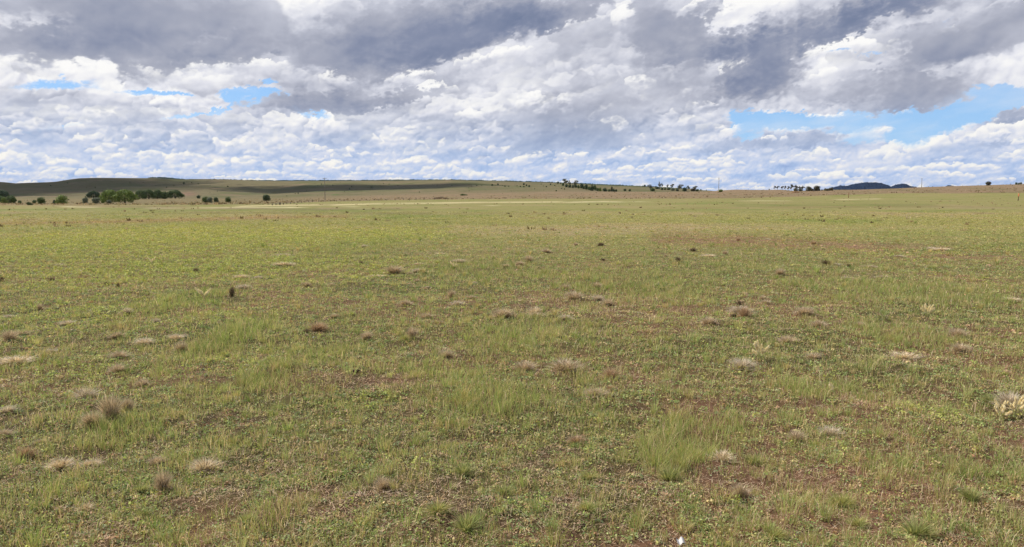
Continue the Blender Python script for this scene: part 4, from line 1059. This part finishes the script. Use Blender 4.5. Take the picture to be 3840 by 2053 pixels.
tl(1280, 780, [(147, 420, 34, 24, 'dark'), (165, 298, 60, 22, 'grey'), (400, 500, 130, 60, 'brown'), (260, 525, 120, 24, 'straw'), (570, 490, 80, 36, 'grey'), (515, 508, 40, 20, 'brown'), (590, 430, 60, 14, 'straw'), (885, 415, 100, 34, 'grey'), (650, 605, 40, 20, 'grey'), (570, 555, 40, 22, 'brown'), (1240, 455, 60, 24, 'brown'), (1345, 440, 70, 30, 'brown'), (1415, 410, 60, 44, 'brown'), (1550, 340, 70, 26, 'brown'), (1770, 288, 34, 22, 'brown'), (1960, 290, 50, 24, 'dark'), (1975, 400, 30, 20, 'dark'), (2450, 372, 30, 22, 'brown'), (2545, 412, 40, 36, 'dark'), (830, 680, 60, 60, 'brown'), (870, 735, 90, 44, 'grey'), (485, 750, 90, 40, 'brown'), (975, 690, 70, 26, 'brown'), (1145, 712, 46, 16, 'dark'), (640, 835, 90, 44, 'brown'), (1220, 830, 150, 70, 'brown'), (1460, 800, 100, 70, 'straw'), (1470, 835, 110, 30, 'brown'), (1760, 700, 130, 60, 'brown'), (1930, 605, 70, 40, 'brown'), (1690, 625, 60, 44, 'brown'), (2010, 740, 80, 50, 'brown'), (1690, 850, 90, 40, 'grey'), (1930, 700, 80, 50, 'grey'), (790, 1135, 100, 55, 'brown'), (190, 1000, 90, 60, 'brown'), (470, 1010, 90, 80, 'olive'), (530, 990, 80, 90, 'brown'), (1380, 1215, 150, 70, 'brown'), (1700, 1220, 220, 80, 'brown'), (2040, 1280, 130, 80, 'rust'), (1000, 575, 40, 22, 'grey'), (750, 345, 60, 14, 'straw')])
tl(2560, 780, [(990, 272, 44, 24, 'rust'), (640, 245, 34, 14, 'grey'), (80, 330, 50, 26, 'dark'), (195, 365, 90, 26, 'straw'), (320, 350, 40, 30, 'brown'), (420, 250, 30, 22, 'rust'), (1090, 430, 70, 36, 'dark'), (1150, 432, 80, 14, 'grey'), (1257, 448, 26, 26, 'dark'), (1410, 450, 110, 30, 'brown'), (735, 510, 70, 50, 'brown'), (600, 695, 50, 34, 'brown'), (625, 730, 60, 26, 'brown'), (435, 735, 50, 36, 'dark'), (470, 830, 90, 80, 'rust'), (450, 790, 150, 60, 'grey'), (200, 885, 110, 50, 'brown'), (925, 810, 130, 56, 'brown'), (1030, 900, 110, 50, 'brown'), (1335, 900, 70, 40, 'brown'), (790, 1010, 130, 50, 'brown'), (990, 1140, 110, 44, 'brown'), (460, 1215, 170, 90, 'grey'), (1690, 1130, 200, 60, 'straw'), (2085, 985, 130, 70, 'brown'), (2100, 1100, 120, 60, 'brown'), (1870, 315, 100, 30, 'grey'), (1960, 322, 110, 20, 'straw'), (1640, 375, 60, 20, 'grey'), (1260, 530, 90, 20, 'grey'), (1320, 545, 70, 30, 'straw'), (1520, 530, 80, 20, 'grey'), (2480, 700, 130, 26, 'straw')])
tl(0, 1413, [(830, 350, 150, 190, 'brown'), (960, 275, 100, 100, 'brown'), (690, 390, 150, 100, 'brown'), (630, 170, 150, 100, 'grey'), (190, 610, 130, 80, 'rust'), (460, 700, 170, 90, 'straw'), (300, 510, 90, 30, 'brown'), (1220, 850, 120, 150, 'brown'), (1540, 690, 180, 110, 'straw'), (1180, 650, 130, 50, 'brown'), (680, 680, 120, 50, 'straw'), (1740, 490, 100, 80, 'olive'), (640, 1010, 120, 60, 'straw'), (30, 440, 130, 50, 'brown'), (50, 270, 130, 60, 'grey'), (1070, 80, 90, 50, 'brown'), (1850, 1090, 170, 110, 'green'), (1080, 1050, 140, 90, 'green'), (1060, 880, 120, 90, 'green')])
tl(1280, 1413, [(1230, 900, 170, 120, 'green'), (920, 760, 170, 150, 'green'), (720, 1090, 200, 130, 'olive'), (950, 1190, 230, 180, 'green'), (2480, 790, 170, 150, 'green'), (1880, 780, 150, 80, 'olive'), (1780, 490, 130, 50, 'rust'), (1850, 1030, 150, 90, 'olive'), (320, 890, 120, 90, 'brown'), (1930, 150, 150, 50, 'brown'), (2040, 100, 80, 30, 'rust')])
tl(2560, 1413, [(1200, 960, 210, 160, 'olive'), (1250, 90, 110, 100, 'green'), (2490, 230, 180, 150, 'grey'), (860, 480, 120, 80, 'brown'), (1130, 440, 150, 90, 'grey'), (1780, 1200, 260, 190, 'green'), (2180, 950, 160, 170, 'green'), (540, 640, 150, 120, 'green'), (300, 640, 150, 90, 'straw'), (440, 890, 120, 90, 'brown'), (2340, 190, 160, 90, 'green'), (700, 1230, 180, 150, 'olive'), (1330, 1130, 160, 100, 'olive')])
def build_tussocks():
    zones = {}
    for r in TR:
        band = "far" if r[1] < 1010 else "middle" if r[1] < 1260 else "nearer" if r[1] < 1600 else "nearest"
        third = "left" if r[0] < 1280 else "middle" if r[0] < 2560 else "right"
        zones.setdefault((band, third, r[4]), []).append(r)
    for (band, third, tone), rows in zones.items():
        rows.sort()
        for i, (px, row, w, h, t) in enumerate(rows):
            x, y, z = hit(px, row)
            Wd, H = w * y / FPX * (1.0 if t in ('green', 'olive') else 1.08), h * y / FPX * (.8 if t in ('green', 'olive') else 1.3)
            me = tussock_mesh(t, T_.randint(2))
            name = "grass_tussock" if t in ('green', 'olive') else "dry_tussock"
            o = link(name, me, None, (x, y + Wd * .1, float(height(np.array(x), np.array(y)))), T_.uniform(0, 6.28), (Wd / .86, Wd / .86, max(H * 1.12, Wd * .30)))
            rank = "the only one" if len(rows) == 1 else ("leftmost" if i == 0 else "rightmost" if i == len(rows) - 1 else ORD[i] + " from the left")
            lab = f"{TWORD[t]} tussock, {rank} of its colour, {band} grass, {third} third"
            tag(o, lab, "tussock", "separate tussocks standing in the field")
build_tussocks()

def seed_plant(px, row, h, n, label, lean=.25):
    x, y, z = hit(px, row); H = h * y / FPX * 1.35; n = n + 3 if n > 2 else n
    e = bpy.data.objects.new("seeding_grass", None); COL.objects.link(e); e.location = (x, y, z); tag(e, label, "seeding grass", "pale feathery seed heads")
    for i in range(n):
        a = T_.rand() * 6.28; l = H * lean * (.4 + 2.2 * T_.rand()); hh = H * (.45 + .6 * T_.rand())
        p = lambda f: (math.cos(a) * l * f ** 1.6, math.sin(a) * l * f ** 1.6, hh * f)
        V, F, C = tube([p(0), p(.35), p(.72)], [.0025, .002, .0016], 4); link("stem", raw_mesh("stem", V, F, M_STRAW, C * np.array(lin(200, 194, 140))), e)
        m = 130; f = .62 + .38 * T_.rand(m); Pq = np.array([p(v) for v in f]) + T_.randn(m, 3) * np.array([.016, .016, .02]) * H
        col = np.array(lin(244, 232, 198)) * 1.1 * (1 + .1 * T_.randn(m, 1)).clip(.7, 1.3)
        V, F, C = blades(Pq, .10 * H + 0 * f, .005 + .030 * H + 0 * f, T_.rand(m) * 6.28, .05 * H * (1.1 - f) * 3, T_.rand(m) * 6.28, col, 1)
        link("plume", raw_mesh("plume", V, F, M_STRAW, C), e)
S_ = seed_plant
S_(570, 996, 22, 5, "white tufted seed heads far out in the yellow-green patch on the left")
S_(760, 1122, 36, 6, "cream spiky seed heads beside the bright green grass clump on the left")
S_(528, 1090, 18, 2, "small cream seed head alone above the left green clump")
S_(1702, 1012, 20, 5, "cream seed heads below the straw mound in the middle distance")
S_(2850, 1360, 52, 5, "arching cream seed heads next to the greyish tussock, centre right")
S_(3478, 1182, 36, 6, "two-headed white plumes among brown stalks at middle distance on the right")
S_(370, 1470, 30, 1, "single tan seed head leaning above the brown tussock group")
S_(440, 1492, 36, 1, "single yellowish seed head rising behind the biggest brown tussock")
S_(3128, 1478, 56, 2, "curled cream seed stalk standing alone in the green on the right", .12)
S_(3752, 1566, 56, 4, "white feathery heads at the left foot of the grey tussock on the right edge")
S_(3805, 1556, 62, 5, "white feathery heads inside the grey tussock on the right edge")
S_(26, 1990, 26, 2, "pale branching stalks in the bottom left corner", .5)

M_ROCK = plain("pale_orange_stone", (214, 172, 138), .85, 14, .25, .6, .02)
M_WHITE = plain("bleached_white", (236, 230, 222), .8, 10, .08, .3, .01)
M_DUNG = plain("dry_dung", (66, 46, 38), .95, 30, .35, .9, .01)
def rock_mesh(seed, mat, amp=.35):
    nu, nv = 20, 12
    th = np.linspace(0, 2 * np.pi, nu + 1); ph = np.linspace(-np.pi / 2, np.pi / 2, nv); T, Q = np.meshgrid(th, ph)
    x, y, z = np.cos(Q) * np.cos(T), np.cos(Q) * np.sin(T), np.sin(Q)
    r = 1 + amp * fbm(x * 1.3 + seed * 3 + z, y * 1.3 + z * 1.7, 3, seed) * np.cos(Q) ** .5
    V = np.stack([x * r, y * r * .8, z * (1 + .2 * perlin(x * 2 + seed, y * 2, seed)) * .6 * .9], -1).reshape(-1, 3) * .5
    return raw_mesh("stone", V, [grid_faces(nu + 1, nv)], mat, None, True)
ROCKS = [rock_mesh(s, M_ROCK) for s in (1, 2, 3)]; WH = rock_mesh(5, M_WHITE, .5); DU = rock_mesh(7, M_DUNG, .5)
def stone(px, row, w, me, name, label, cat="stone", group=None, hz=1.0):
    x, y, z = hit(px, row); Wd = w * y / FPX
    o = link(name, me, None, (x, y, z + Wd * .12 * hz), T_.rand() * 6.28, (Wd, Wd, Wd * hz)); tag(o, label, cat, group); return o
sr = sorted([(1050, 290, 30), (1100, 326, 18), (1145, 352, 24), (1240, 268, 18), (1300, 292, 24), (1380, 307, 18), (1445, 332, 26), (950, 305, 20), (1003, 305, 16), (1168, 357, 16), (930, 314, 12), (1210, 333, 16), (1292, 336, 14), (1350, 297, 16), (1332, 266, 12), (1510, 305, 12), (1120, 265, 10), (1165, 268, 10)])
for i, (cx, cy, w) in enumerate(sr):
    stone(2560 + cx / 2.0125, 780 + cy / 2.0125, w / 2.0125, ROCKS[i % 3], "stone", f"pale orange stone, {'leftmost' if i == 0 else 'rightmost' if i == len(sr) - 1 else ORD[i] + ' from the left'} in the cluster on the bare reddish strip", "stone", "pale stones on the bare strip", .8)
stone(3404, 951, 13, ROCKS[0], "stone", "pale stone by itself just right of the stone cluster")
stone(3708, 998, 20, ROCKS[1], "stone", "flat pale orange stone alone on bare ground near the right edge", hz=.6)
stone(3829, 1258, 18, ROCKS[2], "stone", "pale orange stone cut by the right edge at middle distance")
stone(3795, 960, 9, ROCKS[2], "stone", "small pale stone far right, beyond the flat lone stone")
stone(2568, 2030, 26, ROCKS[0], "stone", "pinkish white stone in the bottom foreground right of the paper scrap")
stone(1175, 1265, 9, WH, "white_pebble", "white pebble beside the reddish brown tussock left of centre")
stone(304, 1018, 5, WH, "white_pebble", "tiny white speck of a pebble in the yellow-green patch on the left")
stone(585, 1964, 13, WH, "white_pebble", "white pebble at the edge of the bare patch in the near left")
stone(2182, 1981, 30, DU, "dung_pat", "dark brown ball of dry dung in the near foreground", "dung", None, .9)
stone(2752, 1190, 24, DU, "dung_pat", "blackish dung lump left of the reddish tussock, right of centre", "dung")
stone(530, 1935, 22, DU, "earth_clod", "dark clod beside a green tuft in the near left", "clod")
stone(1335, 1402, 34, DU, "earth_clod", "dark clod in the dry patch left of centre", "clod", None, .6)
stone(205, 1688, 12, DU, "earth_clod", "small black clod in the green grass at the left", "clod")
# a bleached scrap of paper at the bottom
def scrap(px, row, w, h, label):
    x, y, z = hit(px, row); W, H = w * y / FPX, h * y / FPX
    nx, ny = 9, 7; u, v = np.meshgrid(np.linspace(-.5, .5, nx), np.linspace(0, 1, ny))
    V = np.stack([u * W * (1 - .12 * v), v * H * .9, .012 + v * H * .65 + .006 * np.sin(u * 9) + .01 * u * v], -1).reshape(-1, 3)
    F = grid_faces(nx, ny); V2 = V.copy(); V2[:, 2] -= .0012
    V = np.concatenate([V, V2]); k_ = nx * ny
    o = link("paper_scrap", raw_mesh("paper_scrap", V, [F, F[:, ::-1] + k_], M_WHITE, None, True), None, (x, y, z), .15); tag(o, label, "litter")
scrap(2556, 2036, 34, 22, "crumpled white scrap of paper lying at the bottom edge of the field")

def mound(name, px, row, w, h, srgb, label, cat, green=False):
    x, y, z = hit(px, row); W, H = w * y / FPX, h * y / FPX
    nx, ny = 60, 24; u, v = np.meshgrid(np.linspace(-1, 1, nx), np.linspace(-1, 1, ny))
    b = np.clip(1 - u ** 2, 0, 1) ** .8 * np.clip(1 - v ** 2, 0, 1) ** .7
    Z = H * b * (1 + .35 * fbm(u * 3 + 4, v * 2, 3, 17)) - .25
    o = link(name, raw_mesh(name, np.stack([u * W / 2, v * max(W * .16, 1.5), Z], -1).reshape(-1, 3), [grid_faces(nx, ny)], plain(name + "_earth", srgb, .95, 1.2, .4, .8, .15), None, True), None, (x, y, z)); tag(o, label, cat)
mound("earth_mound", 2982, 724, 36, 8, (140, 110, 78), "small brown earth mound with a green cap on the rough pasture", "mound")
mound("earth_bank", 1652, 747, 76, 9, (104, 86, 62), "dark eroded bank rising to the right at the end of the fence", "bank")
plant("mound_plant", "bush", 2984, 720, 14, 4, 'low', 'mid', "small green plant growing on top of the brown earth mound")

def rough_clumps():
    """coarse tussocks of the rough pasture and the farther plain, past counting"""
    n = 34000
    D = np.concatenate([100 * (600 / 100) ** T_.rand(26000), 32 * (120 / 32) ** T_.rand(8000)]); x = (T_.rand(n) * 2 - 1) * D * .70
    z = height(x, D); px, row = px_row(x, D, z)
    edge = np.interp(px, [-300, 0, 300, 520, 900, 1050, 1200, 1440, 1640, 1800, 2100, 2600, 2850, 3100, 3300, 3500, 3840, 4140], [766, 768, 770, 775, 768, 765, 758, 752, 750, 748, 746.5, 747, 743, 735, 727, 727, 724, 722])
    rough = sstep(edge - row, -1, 2) * sstep(D, 120, 170)
    cl = fbm(x / 9, D / 14, 3, 121)
    k = T_.rand(n) < np.where(rough > .5, .10 + .5 * sstep(cl, .0, .6) * np.where(px < 900, .35, 1), .01 + .16 * sstep(cl + .3 * fbm(x / 3, D / 4, 2, 131), .05, .6) * (1 - .85 * sstep(D, 100, 170)))
    x, D, z, rough = x[k], D[k], z[k], rough[k]; n = len(x); m = 9
    r = np.repeat(.22 + .35 * T_.rand(n), m) * np.where(np.repeat(rough, m) > .5, 1, .36)
    a = T_.rand(n * m) * 6.28; q = np.sqrt(T_.rand(n * m))
    X = np.repeat(x, m) + np.cos(a) * q * r * .6; Y = np.repeat(D, m) + np.sin(a) * q * r * .6; Zz = np.repeat(z, m)
    tc = np.array([lin(*c) for c in [(122, 102, 76), (104, 88, 64), (196, 170, 136), (176, 150, 118), (130, 116, 76), (176, 158, 120), (204, 186, 150)]])[T_.randint(0, 7, n)]
    C_ = np.repeat(tc, m, 0) * (1 + .15 * T_.randn(n * m, 1)).clip(.5, 1.4)
    V, F, C = blades(np.stack([X, Y, Zz - .03], -1), r * (.6 + .5 * T_.rand(n * m)), r * .5, T_.rand(n * m) * 6.28, r * .5 * q, a, C_, 1)
    o = link("rough_grass", raw_mesh("rough_grass", V, F, M_STRAW, C)); tag(o, kind='stuff'); o['label'] = "coarse brown and pale tussocky growth on the far rough pasture"
rough_clumps()

# ---------------------------------------------------------------- air
def haze():
    s, top = 10950.0, 150.0
    V, F, C = box(0, 0, (top - 12) / 2, 2 * s, 2 * s, top + 12)
    m = bpy.data.materials.new("haze"); m.use_nodes = True; k = NT(m.node_tree)
    v = k.new('ShaderNodeVolumePrincipled'); v.inputs['Color'].default_value = (.62, .76, 1.0, 1); v.inputs['Density'].default_value = HAZE
    v.inputs['Anisotropy'].default_value = .2
    out = k.new('ShaderNodeOutputMaterial'); k.l.new(v.outputs[0], out.inputs['Volume'])
    m.cycles.homogeneous_volume = True
    o = link("haze", raw_mesh("haze", V, F, m, None)); tag(o, kind='stuff'); o['label'] = "thin blue air haze over the far hills"
HAZE = 0.000012
haze()
